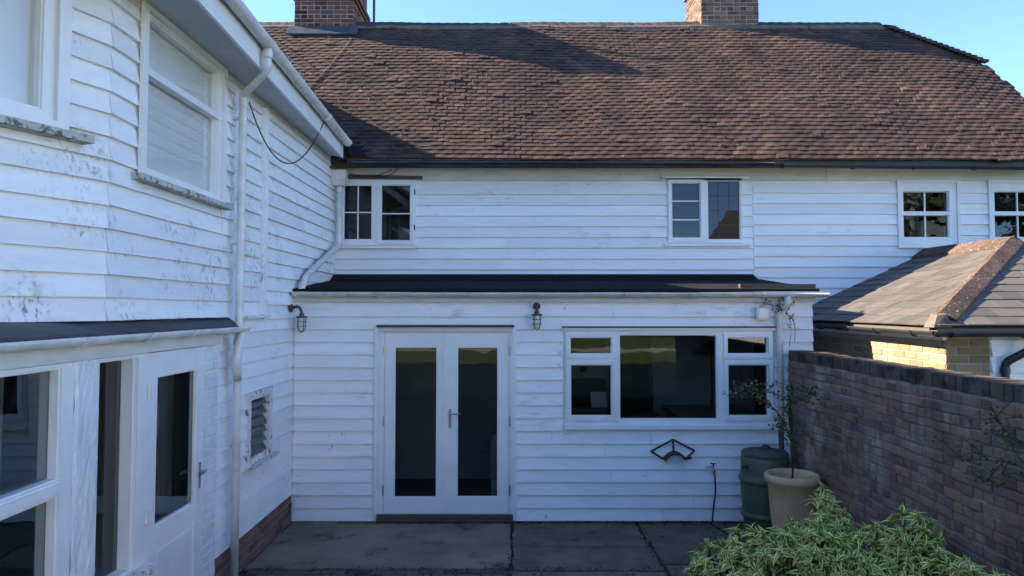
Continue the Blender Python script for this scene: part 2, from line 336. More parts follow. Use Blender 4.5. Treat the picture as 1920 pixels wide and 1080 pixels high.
def arc(c, a, b, n=6):                    # smooth bend through three points
    c, a, b = Vector(c), Vector(a), Vector(b)
    return [(1 - t) ** 2 * c + 2 * t * (1 - t) * a + t * t * b for t in [i / n for i in range(n + 1)]]
def pipe(pts, r, parent, m, name="downpipe", collars=(), n=12, bend=0.07):
    pts = [Vector(p) for p in pts]; out = [pts[0]]
    for i in range(1, len(pts) - 1):
        a = pts[i] + (pts[i - 1] - pts[i]).normalized() * min(bend, (pts[i - 1] - pts[i]).length * .45)
        b = pts[i] + (pts[i + 1] - pts[i]).normalized() * min(bend, (pts[i + 1] - pts[i]).length * .45)
        out += arc(a, pts[i], b, 5)
    out.append(pts[-1]); mb = MB(); mb.tube(out, r, n); o = mb.build(name, m, parent, True)
    for p0, d in collars:
        p0 = Vector(p0); d = Vector(d).normalized(); g = MB(); g.tube([p0 - d * .028, p0 + d * .028], r * 1.17, n); g.build("collar", m, o)
    return o
def gutter(a, b, r, parent, m, brackets=(), name="gutter", joints=()):
    """half-round trough with thickness, run from a to b"""
    a, b = Vector(a), Vector(b); d = (b - a).normalized(); side = d.cross(Vector((0, 0, 1))).normalized(); mb = MB(); n = 10; ns = 12
    def ring(p, rr): return [p + side * rr * math.cos(t) + Vector((0, 0, -rr * math.sin(t))) for t in [math.pi * k / n for k in range(n + 1)]]
    rows = []
    for i in range(ns + 1):
        p = a + (b - a) * i / ns + Vector((0, 0, .004 * noise.noise(Vector((i * .7, a.x, a.y))))); o_, i_ = ring(p, r), ring(p, r - .005)
        base = len(mb.v); mb.v += o_ + i_[::-1]; rows.append(base)
    K = 2 * (n + 1)
    for q in range(ns):
        for k in range(K): mb.f.append((rows[q] + k, rows[q + 1] + k, rows[q + 1] + (k + 1) % K, rows[q] + (k + 1) % K)); mb.mi.append(0)
    for q, rev in ((0, False), (ns, True)):
        idx = [rows[q] + k for k in range(n + 1)]; mb.f.append(tuple(idx if rev else idx[::-1])); mb.mi.append(0)
    g = mb.build(name, m, parent, True)
    for t in brackets:
        p = a + (b - a) * t; bb = MB(); bb.tube([p + side * (r + .006) * math.cos(x) + Vector((0, 0, -(r + .006) * math.sin(x))) for x in [math.pi * k / 8 for k in range(9)]], .007, 6); bb.build("bracket", m, g)
    for t in joints:
        p = a + (b - a) * t; bb = MB(); pts = []
        for e in (-.03, .03):
            pts.append([p + d * e + side * (r + .007) * math.cos(x) + Vector((0, 0, -(r + .007) * math.sin(x))) for x in [math.pi * k / 8 for k in range(9)]])
        for k in range(8): bb.quad(pts[0][k], pts[1][k], pts[1][k + 1], pts[0][k + 1])
        bb.build("joint_collar", m, g, True)
    return g

def box_mesh(name, sx, sy, sz, m, ch=0.0):
    """shared piece: a box of the given size, chamfered on its -Y face when ch > 0"""
    mb = MB(); x, y, z = sx / 2, sy / 2, sz / 2
    if ch <= 0: mb.box((-x, -y, -z), (x, y, z))
    else:
        a = [(-x, y, -z), (x, y, -z), (x, y, z), (-x, y, z)]; b = [(p[0], -y + ch, p[2]) for p in a]
        c = [(-x + ch, -y, -z + ch), (x - ch, -y, -z + ch), (x - ch, -y, z - ch), (-x + ch, -y, z - ch)]
        mb.v = [Vector(p) for p in a + b + c]
        for k in range(4):
            k2 = (k + 1) % 4; mb.f += [(k, 4 + k, 4 + k2, k2)[::-1], (4 + k, 8 + k, 8 + k2, 4 + k2)[::-1]]
        mb.f += [(8, 9, 10, 11), (3, 2, 1, 0)]
    me = bpy.data.meshes.new(name); me.from_pydata(mb.v, [], mb.f); me.materials.append(M[m]); me.update(); return me
def join_instances(items, name, m, parent):
    """many alike pieces as one part: items of (mesh, matrix)"""
    mb = MB()
    for me, mx in items:
        i = len(mb.v); mb.v += [mx @ v.co for v in me.vertices]
        for p in me.polygons: mb.f.append(tuple(i + k for k in p.vertices)); mb.mi.append(p.material_index)
    return kind(mb.build(name, m, parent), "stuff")
def brick_face(o, U, N, u0, u1, z0, z1, parent, m, bw=0.215, bh=0.065, j=0.011, bond=True, jit=0.004, limit=300, key=None, proud=0.006, bd=0.06, meshes=None, wob=0.0):
    """brickwork on a vertical face: each brick a piece proud of its mortar; nearest ones are parts, the rest one part"""
    o, U, N = Vector((*o, 0)), Vector((*U, 0)).normalized(), Vector((*N, 0)).normalized()
    full, head = meshes or (box_mesh("brick", bw, bd, bh, m, .006), box_mesh("brick_header", .1025, bd, bh, m, .006))
    ang = math.atan2(U.y, U.x); items = []
    row = 0; z = z0 + bh / 2
    while z + bh / 2 <= z1 + .012:
        hd = bond and row % 2; w = .1025 if hd else bw; u = u0 - (0 if hd or row % 4 == 0 else (bw + j) * .5 if bond is False or row % 4 == 2 else 0)
        if not bond: u = u0 - ((bw + j) * .5 if row % 2 else 0)
        while u < u1 - .01:
            a, b = max(u, u0), min(u + w, u1)
            if b - a > .025:
                c = o + U * ((a + b) / 2) - N * (bd / 2 - proud + ru(-jit, jit)); c.z = z + ru(-.002, .002) + wob * noise.noise(Vector((u * .7, row * .3, 1)))
                items.append((head if hd else full, c, (ru(-.012, .012), ru(-.012, .012), ang + ru(-.012, .012)), ((b - a) / w, 1, 1)))
            u += w + j
        z += bh + j; row += 1
    if key: items.sort(key=key)
    for me, c, r, s in items[:limit]: link("brick", me, c, parent, r, s)
    if items[limit:]:
        from mathutils import Euler
        join_instances([(me, Matrix.Translation(c) @ Euler(r).to_matrix().to_4x4() @ Matrix.Diagonal((*s, 1))) for me, c, r, s in items[limit:]], "bricks", m, parent)
    return items

# ------------------------------------------------------------------ the setting: ground, lawn, patio
mb = MB(); mb.quad((-400, -400, -.06), (400, -400, -.06), (400, 400, -.06), (-400, 400, -.06)); kind(mb.build("ground", "grass"), "structure")
mb = MB(); mb.box((-14, -70, -.05), (3.1, 3.0, .76)); mb.box((3.1, -70, -.05), (30, 2.4, .75)); kind(mb.build("lawn", "grass"), "structure")
mb = MB(); mb.box((-14, -13.5, .70), (30, -11.0, .765)); kind(mb.build("gravel_path", "pale_gravel"), "structure")
patio = MB(); patio.box((-2.6, 3.05, -.05), (3.14, 8.7, -.022)); patio = kind(patio.build("patio", "soil"), "structure")
def slab(x0, x1, y0, y1, m, name, top=0.0, jag=0.012):
    mb = MB(); n = 6; pts = []
    for (ax, ay), (bx, by) in (((x0, y0), (x1, y0)), ((x1, y0), (x1, y1)), ((x1, y1), (x0, y1)), ((x0, y1), (x0, y0))):
        for k in range(n): t = k / n; pts.append(Vector((ax + (bx - ax) * t + ru(-jag, jag), ay + (by - ay) * t + ru(-jag, jag), top - .045)))
    mb.prism(pts, (0, 0, .045)); return mb.build(name, m, patio)
slab(-2.52, -.045, 7.07, 8.56, "concrete", "concrete_slab", .0)
slab(-2.46, -1.98, 8.12, 8.55, "concrete", "concrete_patch", .007, .006)
slab(-.015, 1.36, 7.72, 8.55, "flagstone", "paving_slab", -.004)
slab(1.40, 2.35, 7.20, 8.55, "flagstone", "paving_slab", -.006)
slab(2.38, 3.10, 7.30, 8.55, "flagstone", "paving_slab", -.008)
slab(-.015, 1.38, 7.02, 7.69, "flagstone", "paving_slab", .002)
slab(1.42, 3.10, 6.35, 7.16, "flagstone", "paving_slab", -.002)
slab(-.015, 1.38, 6.32, 6.985, "flagstone", "paving_slab", -.003)
mat("paver_brick", None, None, 0.92, 3, (1, 1, 1), 0.25, ramp=[(0, (0.09, 0.07, 0.06)), (0.5, (0.13, 0.09, 0.07)), (1, (0.10, 0.085, 0.07))], spots=((0.03, 0.028, 0.02), 6, 0.52, 0.15, (1, 1, 1)), bump=0.006)
pb = box_mesh("paver", .215, .102, .06, "paver_brick")
for r_ in range(8):
    x = -2.46 + (.11 if r_ % 2 else 0)
    while x < -.1:
        link("brick", pb, (x + .107, 6.995 - r_ * .113 + ru(-.006, .006), -.034 + ru(-.007, .005)), patio, (ru(-.02, .02), ru(-.02, .02), ru(-.03, .03))); x += .228
mb = MB()
for k in range(1500):                      # moss tufts, grit and leaf litter in the joints
    x = ru(-2.45, 3.0); y = random.choice([ru(7.0, 7.08), ru(6.5, 7.1), ru(8.5, 8.585), ru(8.5, 8.585), ru(7.0, 8.5)])
    if y > 7.1 and y < 8.49: x = random.choice([ru(-.06, 0), ru(1.34, 1.42), ru(1.5, 3.0), ru(2.0, 3.0)])
    s = ru(.006, .02); a = ru(0, 6.28); p = Vector((x, y, .003)); e = Vector((math.cos(a), math.sin(a), .3)) * s; g = Vector((-math.sin(a), math.cos(a), 0)) * s * .6
    mb.cur = 1 if rnd() < .3 else 0; mb.quad(p - e, p + g + Vector((0, 0, s * .5)), p + e, p - g)
kind(tag(mb.build("leaf_litter", ["soil", "litter"]), "dark leaf litter and moss crumbs along the patio joints", "litter"), "stuff")

# ================================================================== MAIN HOUSE
D2, XW = 10.5, -2.55
house = thing("main_house", "long white weatherboarded house with brown clay tile roof and two brick chimneys", "house", (2.6, 13.0, 0))
MP = Plane((0, D2), (1, 0), (0, -1))
wins = {"a": (-2.49, -1.39, 3.308, 4.231), "b": (2.152, 3.212, 3.338, 4.254), "c": (5.397, 6.264, 3.292, 4.216), "d": (6.681, 7.595, 3.292, 4.216)}
mb = MB(); MP.panel(mb, (-6.0, 7.7, 0, 4.46), list(wins.values()), -.14, 0); mwall = mb.build("wall", "white_board", house)
mb = MB(); mb.box((-6, 15.3, 0), (7.7, 15.44, 4.46)); mb.build("rear_wall", "white_board", house)
mb = MB(); mb.prism([(7.56, D2 + .15, 0), (7.56, 15.3, 0), (7.56, 15.3, 4.4), (7.56, 13.9, 6.1), (7.56, 11.75, 6.1), (7.56, D2 + .15, 4.4)], (.13, 0, 0)); mb.build("gable_wall", "white_board", house)
seamX = 3.36
cladding(MP, XW + .012, seamX, 2.83, 4.215, .1515, list(wins.values()), mwall, "white_board", joints=[(-.28, 1), (-1.55, 0), (.95, 4)])
cladding(MP, seamX + .004, 7.69, 2.42, 4.215, .1495, list(wins.values()), mwall, "white_board")
for a, b in ((XW + .01, 2.05), (2.055, 4.4), (4.405, 7.69)):
    mb = MB(); MP.box(mb, a, b, 4.222, 4.46, .001, .03); mb.build("frieze_board", "cream_fascia", house)
# rooms behind the upper windows
def room(x0, x1, y0, y1, z0, z1, parent, wallm, floorm, name="interior_wall"):
    t = .05
    for nm, a, b, mm in (("floor", (x0, y0, z0), (x1, y1, z0 + t), floorm), ("ceiling", (x0, y0, z1 - t), (x1, y1, z1), wallm),
                         (name, (x0, y1 - t, z0 + t), (x1, y1, z1 - t), wallm), (name, (x0, y0, z0 + t), (x0 + t, y1 - t, z1 - t), wallm), (name, (x1 - t, y0, z0 + t), (x1, y1 - t, z1 - t), wallm)):
        mb = MB(); mb.box(a, b); mb.build(nm, mm, parent)
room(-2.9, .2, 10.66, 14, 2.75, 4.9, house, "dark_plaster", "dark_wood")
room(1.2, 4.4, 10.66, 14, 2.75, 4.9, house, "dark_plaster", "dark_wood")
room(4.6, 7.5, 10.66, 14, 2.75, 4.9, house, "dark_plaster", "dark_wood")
# windows
w = wins["a"]
wa = window(MP, house, w, [(-2.415, -2.009, 3.383, 4.163), (-1.887, -1.467, 3.368, 4.163)], [(-2.222, -2.206, 3.383, 4.163), (-2.415, -2.009, 3.765, 3.781), (-1.887, -1.467, 3.748, 3.764)], sill=(-2.53, -1.345, 3.31, .05, .075), depth=(-.09, .032))
mb = MB(); MP.panel(mb, (-1.945, -1.415, 3.33, 4.205), [(-1.888, -1.466, 3.367, 4.164)], .0325, .048); mb.build("casement", "white_joinery", wa)
for z in (3.52, 4.02): mb = MB(); MP.box(mb, -1.415, -1.400, z, z + .075, .033, .052); mb.build("hinge", "iron", wa)
mb = MB(); P = MP.p; mb.hexa([P(-2.42, 4.245, .11), P(-1.30, 4.235, .11), P(-1.30, 4.235, .03), P(-2.42, 4.245, .03), P(-2.42, 4.30, .10), P(-1.30, 4.275, .10), P(-1.30, 4.285, .03), P(-2.42, 4.31, .03)]); mb.build("drip_flashing", "lead", wa)
wb = window(MP, house, wins["b"], [(2.212, 2.618, 3.406, 4.193), (2.718, 3.182, 3.383, 4.225)], [(2.212, 2.618, 3.66, 3.678), (2.212, 2.618, 3.925, 3.943)], sill=(2.10, 3.30, 3.34, .045, .07), depth=(-.09, .03))
mb = MB(); MP.panel(mb, (2.165, 2.668, 3.362, 4.232), [(2.2115, 2.6185, 3.4055, 4.1935)], .0305, .046); mb.build("casement", "white_joinery", wb)
for u in (2.875, 3.03): mb = MB(); MP.box(mb, u, u + .006, 3.383, 4.225, -.012, -.006); mb.build("lead_came", "lead", wb)
for z in (3.59, 3.80, 4.01): mb = MB(); MP.box(mb, 2.718, 3.182, z, z + .006, -.0115, -.0065); mb.build("lead_came", "lead", wb)
mb = MB(); MP.box(mb, 2.09, 3.30, 4.25, 4.272, .02, .075); mb.build("head_moulding", "white_joinery", wb)
for k, (u0, u1) in enumerate(((5.397, 6.264), (6.681, 7.595))):
    g0, g1 = u0 + .075, u1 - .145; um = (g0 + g1) / 2; zm = 3.755
    ws = window(MP, house, (u0, u1, 3.292, 4.216), [(g0, g1, 3.413, zm - .02), (g0, g1, zm + .02, 4.07)], [(um - .009, um + .009, 3.413, 4.07)], sill=(u0 - .01, u1 + .01, 3.30, .035, .06), depth=(-.09, .03), name="sash_window")
    for rc, hole in (((u0 - .004, u1 + .004, 3.288, 4.225), (u0 + .035, u1 - .035, 3.33, 4.185)), ((g0 - .045, g1 + .045, zm - .022, 4.14), (g0, g1, zm + .02, 4.07))):
        mb = MB(); MP.panel(mb, rc, [hole], .0305, .052 if hole[2] < 3.4 else .043); mb.build("architrave" if hole[2] < 3.4 else "upper_sash", "white_joinery", ws)
    mb = MB(); MP.box(mb, u0 + .1, u1 - .1, 3.33, 4.2, -.26, -.255); mb.build("net_curtain", "louvre_glass", ws)

# main roof: every course of clay peg tiles
TP = 1.072; EY, EZ = 10.13, 4.45; RY = 12.78; RZ = EZ + TP * (RY - EY); PITCH = math.atan(TP); SL = (RY - EY) / math.cos(PITCH)
def roof_pt(x, s, h=0.0):
    sag = .075 * noise.noise(Vector((x * .42, s * .5, 2))) + .022 * noise.noise(Vector((x * 1.1, s * 1.0, 7)))
    h += sag * (0.4 + .6 * math.sin(min(1, s / SL) * math.pi))
    return Vector((x, EY + s * math.cos(PITCH) - h * math.sin(PITCH), EZ + s * math.sin(PITCH) + h * math.cos(PITCH)))
def xmax(s):
    y = EY + s * math.cos(PITCH)
    ks = [(10.1, 7.86), (11.15, 7.72), (11.92, 7.55), (12.715, 6.41), (13.2, 5.75)]
    for (a, b), (c, d) in zip(ks[:-1], ks[1:]):
        if a <= y <= c: return b + (d - b) * (y - a) / (c - a)
    return 7.8
WT = math.tan(R(38)); WEZ = 4.68
def xmin(s): return -2.34 - max(0, (EZ + s * math.sin(PITCH) + .05 - WEZ)) / WT
roof = MB()
roof.prism([(-6, EY + .03, EZ - .06), (7.72, EY + .03, EZ - .06), (7.6, 11.15, EZ + TP * 1.02 - .06), (7.42, 11.9, EZ + TP * 1.77 - .06), (6.36, RY, RZ - .06), (-6, RY, RZ - .06)], (0, .04, -.04))
roof.prism([(-6, RY + .04, RZ - .06), (6.36, RY + .04, RZ - .06), (7.42, 13.65, EZ + TP * 1.77 - .06), (7.72, 15.45, EZ - .06), (-6, 15.45, EZ - .06)], (0, -.04, -.04))
roof.prism([(6.38, RY, RZ - .05), (7.5, 11.92, EZ + TP * 1.77 - .06), (7.5, 13.64, EZ + TP * 1.77 - .06)], (-.05, 0, -.05))
roof = roof.build("roof", "clay_tile", house)
tmesh = []
for k in range(5):
    mb = MB(); w_, l_, t_ = .1655, .25, .024; c = .004 + .004 * rnd()
    xs = (-w_ / 2, 0, w_ / 2)
    top, bot = [], []
    for yy, sk in ((0, ru(-.003, .003)), (l_, 0)):
        for i, x in enumerate(xs): zz = c if i == 1 else 0; top.append(Vector((x + ru(-.003, .003), yy + (sk if i == 2 else 0), t_ + zz + ru(-.002, .002)))); bot.append(Vector((x, yy, zz)))
    mb.v = top + bot
    mb.f = [(0, 1, 4, 3), (1, 2, 5, 4), (7, 6, 9, 10), (8, 7, 10, 11), (6, 7, 1, 0), (7, 8, 2, 1), (6, 0, 3, 9), (2, 8, 11, 5)]
    me = bpy.data.meshes.new("tile"); me.from_pydata(mb.v, [], mb.f); me.materials.append(M["clay_tile"]); me.update(); tmesh.append(me)
from mathutils import Euler
tiles = []; GA = .096; nrow = int(SL / GA)
for r_ in range(nrow + 1):
    s = r_ * GA - .03; x = -6 + (.083 if r_ % 2 else 0); rowj = ru(-.006, .006)
    while x < 8:
        if xmin(s) < x < xmax(s):
            big = rnd()
            sj = rowj + ru(-.003, .003) + .016 * noise.noise(Vector((x * .8, s * 3, 4))) + (ru(-.03, -.012) if big < .035 else 0)
            p0 = roof_pt(x, s + sj, .024 + ru(0, .004) + (ru(.005, .014) if big > .96 else 0)); p1 = roof_pt(x, s + sj + .25, -.004)
            d = p1 - p0; pit = math.atan2(d.z, d.y)
            tiles.append((random.choice(tmesh), p0, (pit, ru(-.02, .02), ru(-.015, .015)), r_))
        x += .1665
inview = lambda q: -2.3 < q[1].x < 7.9
tiles.sort(key=lambda q: (q[3] if inview(q) else 99))
for me, p, r_, _ in tiles[:300]: link("tile", me, p, roof, r_)
join_instances([(me, Matrix.Translation(p) @ Euler(r_).to_matrix().to_4x4()) for me, p, r_, _ in tiles[300:]], "tiles", "clay_tile", roof)
mat("moss", (0.09, 0.075, 0.03), (0.05, 0.048, 0.02), 0.95, 30, bump=0.01)
mb = MB()
for k in range(260):                      # moss cushions caught on the lower tile edges
    rx = ru(-4.5, 7.4) if rnd() < .6 else ru(-4, -.5); rs = ru(.05, SL - .1)
    if not xmin(rs) + .1 < rx < xmax(rs) - .15: continue
    p = roof_pt(rx, round(rs / GA) * GA - .035, .042); q = ru(.012, .034); b = len(mb.v)
    mb.v += [p + Vector((q * 1.5 * math.cos(a) * ru(.7, 1.2), q * .5 * math.sin(a), q * .6 * math.sin(a) * ru(.8, 1.1))) for a in [i * math.pi / 3 for i in range(6)]] + [p + Vector((ru(-.3, .3) * q, -q * .8, q * .8))]
    for i in range(6): mb.f.append((b + i, b + (i + 1) % 6, b + 6)); mb.mi.append(0)
kind(mb.build("moss", "moss", roof), "stuff")
x = -5.7
while x < 6.3:                            # ridge tiles bedded in mortar
    mb = MB(); L = .30; zc = roof_pt(x, SL).z - .005 + ru(-.008, .008); n = 7
    for e in (0, 1):
        for rr in (.105, .09):
            for k in range(n): t = math.pi * k / (n - 1); mb.v.append(Vector((x + L * e * .985, RY + .01 + rr * 1.15 * math.cos(t), zc - .06 + rr * math.sin(t))))
    for k in range(n - 1):
        mb.f += [(k, k + 1, 2 * n + k + 1, 2 * n + k), (n + k, 3 * n + k, 3 * n + k + 1, n + k + 1), (k, n + k, n + k + 1, k + 1), (2 * n + k, 2 * n + k + 1, 3 * n + k + 1, 3 * n + k)]
    mb.f += [(0, 2 * n, 3 * n, n), (n - 1, 2 * n - 1, 4 * n - 1, 3 * n - 1)]; mb.mi = [0] * len(mb.f)
    mb.build("ridge_tile", "ridge_mortar", roof); x += L
for k in range(18):                       # bonnet tiles down the half hip
    t = (k + .5) / 18; p = Vector((6.40 + 1.18 * t, RY - .05 - .82 * t, RZ + .02 - .90 * t)); mb = MB(); mb.hexa([p + Vector(q) for q in ((-.07, -.07, -.02), (.09, -.08, -.05), (.10, .06, -.04), (-.05, .08, 0), (-.07, -.07, .015), (.09, -.08, -.012), (.10, .06, 0), (-.05, .08, .035))]); mb.build("hip_tile", "clay_tile", roof)
# gutter and brackets under the main eaves
gutter((-2.22, EY - .045, 4.415), (3.55, EY - .045, 4.40), .055, house, "black_plastic", [t / 12 + .03 for t in range(12)], joints=(.999,))
gutter((3.56, EY - .045, 4.385), (7.9, EY - .045, 4.345), .055, house, "black_plastic", [.02, .24, .43, .62, .85], joints=(.24, .62))
mb = MB(); mb.box((-2.3, EY + .03, 4.36), (7.7, EY + .055, 4.45)); mb.build("fascia", "black_plastic", house)
mb = MB(); mb.box((-2.3, EY + .056, 4.455), (7.7, D2 + .02, 4.47)); mb.build("soffit", "cream_fascia", house)
# chimneys: mortar core, bricks, flashing, corbelled cap
def chimney(x0, x1, y0, y1, z0, z1, m, cap):
    mb = MB(); mb.box((x0, y0, z0 - .9), (x1, y1, z1)); ch = mb.build("chimney", "mortar", house)
    me = (box_mesh("brick", .215, .06, .065, m, .006), box_mesh("brick_header", .1025, .06, .065, m, .006))
    brick_face((x0, y0), (1, 0), (0, -1), 0, x1 - x0, z0 - .02, z1, ch, m, meshes=me)
    brick_face((x0, y1), (0, -1), (-1, 0), 0, y1 - y0, z0 - .02, z1, ch, m, meshes=me)
    brick_face((x1, y0), (0, 1), (1, 0), 0, y1 - y0, z0 - .02, z1, ch, m, meshes=me)
    for z, e in cap:
        mb = MB(); mb.box((x0 - e, y0 - e, z), (x1 + e, y1 + e, z + .068)); mb.build("corbel_course", m, ch)
    mb = MB(); mb.box((x0 - .012, y0 - .014, z0 - .35), (x1 + .012, y0 - .008, z0 + .06)); mb.hexa([(x0 - .1, y0 - .17, z0 - .14), (x1 + .1, y0 - .17, z0 - .14), (x1 + .1, y0 - .01, z0 + .05), (x0 - .1, y0 - .01, z0 + .05), (x0 - .1, y0 - .18, z0 - .12), (x1 + .1, y0 - .18, z0 - .12), (x1 + .1, y0 - .01, z0 + .07), (x0 - .1, y0 - .01, z0 + .07)])
    if cap: mb.build("flashing", "lead", ch)
    return ch
chimney(-3.78, -2.77, 12.62, 13.75, 7.19, 9.0, "red_brick", [(7.72, .03), (7.795, .06), (8.8, .05)])
chimney(3.235, 4.225, 12.74, 13.85, 7.22, 9.0, "brown_brick", [(8.2, .04)])
mb = MB(); mb.tube([(-2.48, 12.95, 7.1), (-2.48, 12.95, 9.3)], .022, 8); mb.tube([(-2.48, 12.95, 9.2), (-2.1, 12.95, 9.25)], .012, 6)
tag(mb.build("aerial_pole", "iron"), "thin dark aerial pole beside the red brick chimney", "aerial")
pts = [roof_pt(-2.75 - .0 - .62 * t + .05 * math.sin(t * 5), 3.35 - 2.35 * t, .06) for t in [i / 14 for i in range(15)]]
mb = MB(); mb.tube(pts, .0045, 5); tag(mb.build("aerial_cable", "cable_pale"), "thin pale cable running down the tiles below the red chimney", "cable")

# ================================================================== KITCHEN EXTENSION
D1 = 8.6; XR = 3.42
ext = thing("rear_extension", "single storey white boarded extension with French doors and wide kitchen window", "extension", (.4, 9.4, 0))
EP = Plane((0, D1), (1, 0), (0, -1))
door_r = (-1.551, -.03, .012, 2.194); win_r = (.57, 2.956, 1.087, 2.164)
mb = MB(); EP.panel(mb, (XW, XR, 0, 2.56), [door_r, win_r], -.12, 0); ewall = mb.build("wall", "white_board", ext)
mb = MB(); mb.box((XR - .12, D1 + .121, 0), (XR, D2 - .03, 2.6)); mb.build("side_wall", "white_board", ext)
cladding(EP, XW + .028, XR, .03, 2.488, .1445, [(-1.57, -.012, -.1, 2.20), (.55, 2.975, 1.06, 2.175)], ewall, "white_board")
mb = MB(); EP.box(mb, XW + .02, XR + .03, 2.49, 2.60, .001, .05); mb.build("fascia", "cream_fascia", ext)
mb = MB(); mb.hexa([(XW + .01, 8.47, 2.612), (XR + .04, 8.47, 2.612), (XR + .04, D2 - .02, 2.80), (XW + .01, D2 - .02, 2.80), (XW + .01, 8.47, 2.64), (XR + .04, 8.47, 2.64), (XR + .04, D2 - .02, 2.828), (XW + .01, D2 - .02, 2.828)]); mb.build("roof", "roof_felt", ext)
mb = MB(); mb.hexa([(XW + .03, 10.2, 2.803), (3.34, 10.2, 2.803), (3.34, D2 - .03, 2.835), (XW + .03, D2 - .03, 2.835), (XW + .03, 10.2, 2.812), (3.34, 10.2, 2.812), (3.34, D2 - .035, 2.90), (XW + .03, D2 - .035, 2.90)]); mb.build("flashing", "roof_felt", ext)
mb = MB(); mb.box((2.6, 8.60, 2.642), (XR + .05, 8.68, 2.70)); mb.build("roof_kerb", "brown_timber", ext)
gutter((XW + .03, 8.475, 2.605), (XR + .13, 8.475, 2.595), .054, ext, "grubby_gutter", [.16, .33, .46, .62, .74, .88], joints=(.46, .75))
# French doors
fr = MB(); EP.panel(fr, door_r, [(-1.489, -.061, .094, 2.151)], -.08, .03); fr = fr.build("door_frame", "white_joinery", ext)
for u0, u1, zz in ((-1.60, -1.552, 0), (-.0295, .02, 0)):
    mb = MB(); EP.box(mb, u0, u1, .03, 2.19, .002, .046); mb.build("architrave", "white_joinery", fr)
mb = MB(); EP.box(mb, -1.555, -.02, 2.155, 2.20, .0305, .05); mb.build("head_board", "cream_fascia", fr)
mb = MB(); EP.box(mb, -1.575, -.005, 2.203, 2.232, .001, .075); mb.build("drip_flashing", "lead", fr)
mb = MB(); EP.box(mb, -1.56, -.02, .012, .092, -.08, .075); mb.build("threshold", "brown_timber", fr)
for u0, u1, gl, hs in ((-1.486, -.801, (-1.378, -.886, .268, 1.98), -1), (-.797, -.064, (-.661, -.188, .272, 1.98), 1)):
    mb = MB(); EP.panel(mb, (u0, u1, .099, 2.148), [gl], -.055, .012); d = mb.build("door", "white_joinery", ext)
    mb = MB(); EP.box(mb, gl[0] - .005, gl[1] + .005, gl[2] - .005, gl[3] + .005, -.022, -.018); mb.build("pane", "window_glass", d)
    mb = MB(); EP.panel(mb, gl, [(gl[0] + .012, gl[1] - .012, gl[2] + .012, gl[3] - .012)], -.017, .004); mb.build("glazing_bead", "white_joinery", d)
    for z in (.30, 1.08, 1.88):
        u = u0 - .008 if hs < 0 else u1 + .008; mb = MB(); mb.tube([EP.p(u, z, .034), EP.p(u, z + .11, .034)], .009, 8); mb.build("hinge", "steel", d)
    if hs > 0:
        mb = MB(); EP.box(mb, -.752, -.722, 1.06, 1.27, .0125, .019); mb.tube([EP.p(-.737, 1.225, .018), EP.p(-.737, 1.225, .06)], .009, 8); mb.tube([EP.p(-.745, 1.225, .06), EP.p(-.62, 1.222, .06)], .0095, 8); mb.build("handle", "steel", d, False)
        mb = MB(); EP.box(mb, -.823, -.775, .10, 2.147, .0125, .024); mb.build("meeting_strip", "white_joinery", d)
# kitchen window
pn = [(.631, 1.108, 1.895, 2.09), (.636, 1.11, 1.19, 1.779), (1.195, 2.317, 1.154, 2.121), (2.432, 2.90, 1.895, 2.09), (2.435, 2.90, 1.19, 1.779)]
kw = window(EP, ext, win_r, pn, sill=(.555, 3.03, 1.10, .05, .085), depth=(-.08, .028), gd=-.02)
for a, b, c, d in (pn[0], pn[1], pn[3], pn[4]):
    mb = MB(); EP.panel(mb, (a - .045, b + .045, c - .045, d + .045), [(a - .001, b + .001, c - .001, d + .001)], .0285, .05); mb.build("casement", "white_joinery", kw)
mb = MB(); EP.box(mb, .545, 2.985, 2.168, 2.195, .001, .055); mb.build("head_board", "white_joinery", kw)
mb = MB(); EP.box(mb, .54, 2.995, 2.197, 2.215, .001, .07); mb.build("drip_flashing", "lead", kw)
# interior of the kitchen
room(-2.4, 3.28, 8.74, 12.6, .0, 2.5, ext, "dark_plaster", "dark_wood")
mb = MB(); mb.box((1.86, 10.1, .05), (3.22, 10.2, 2.44)); mb.build("partition", "pale_plaster", ext)
mb = MB(); mb.box((1.30, 10.25, .05), (1.84, 10.3, 2.2)); mb.build("inner_door", "dark_wood", ext)
t = thing("dining_table", "wooden table inside the kitchen, seen through the wide middle pane", "table", (2.45, 9.5, .05))
mb = MB(); mb.box((1.95, 9.1, 1.10), (2.95, 10.0, 1.14)); mb.build("tabletop", "interior_wood", t)
for x, y in ((2.0, 9.2), (2.9, 9.2), (2.0, 9.8), (2.9, 9.8)): mb = MB(); mb.box((x - .03, y - .03, .05), (x + .03, y + .03, 1.098)); mb.build("leg", "interior_wood", t)
def chair(x, y, label, s=1):
    c = thing("chair", label, "chair", (x, y, .05), "dark chairs inside the kitchen")
    mb = MB(); mb.box((x - .2, y - .2, .63), (x + .2, y + .2, .67)); mb.build("seat", "dark_wood", c)
    for dx in (-.18, .18):
        for dy in (-.18, .18): mb = MB(); mb.box((x + dx - .018, y + dy - .018, .05), (x + dx + .018, y + dy + .018, .628)); mb.build("leg", "dark_wood", c)
    for k in range(4): mb = MB(); mb.tube([(x - .18 + k * .12, y + .19, .67), (x - .18 + k * .12, y + .23, 1.25)], .011, 6); mb.build("back_slat", "dark_wood", c)
    mb = MB(); mb.box((x - .21, y + .215, 1.25), (x + .21, y + .245, 1.32)); mb.build("top_rail", "dark_wood", c)
chair(1.55, 9.3, "dark slatted chair indoors left of the kitchen table"); chair(-1.25, 11.6, "dark slatted chair indoors behind the left French door")
t = thing("standing_lamp", "dark lamp with wide conical shade inside beside the table", "lamp", (2.62, 9.98, .05))
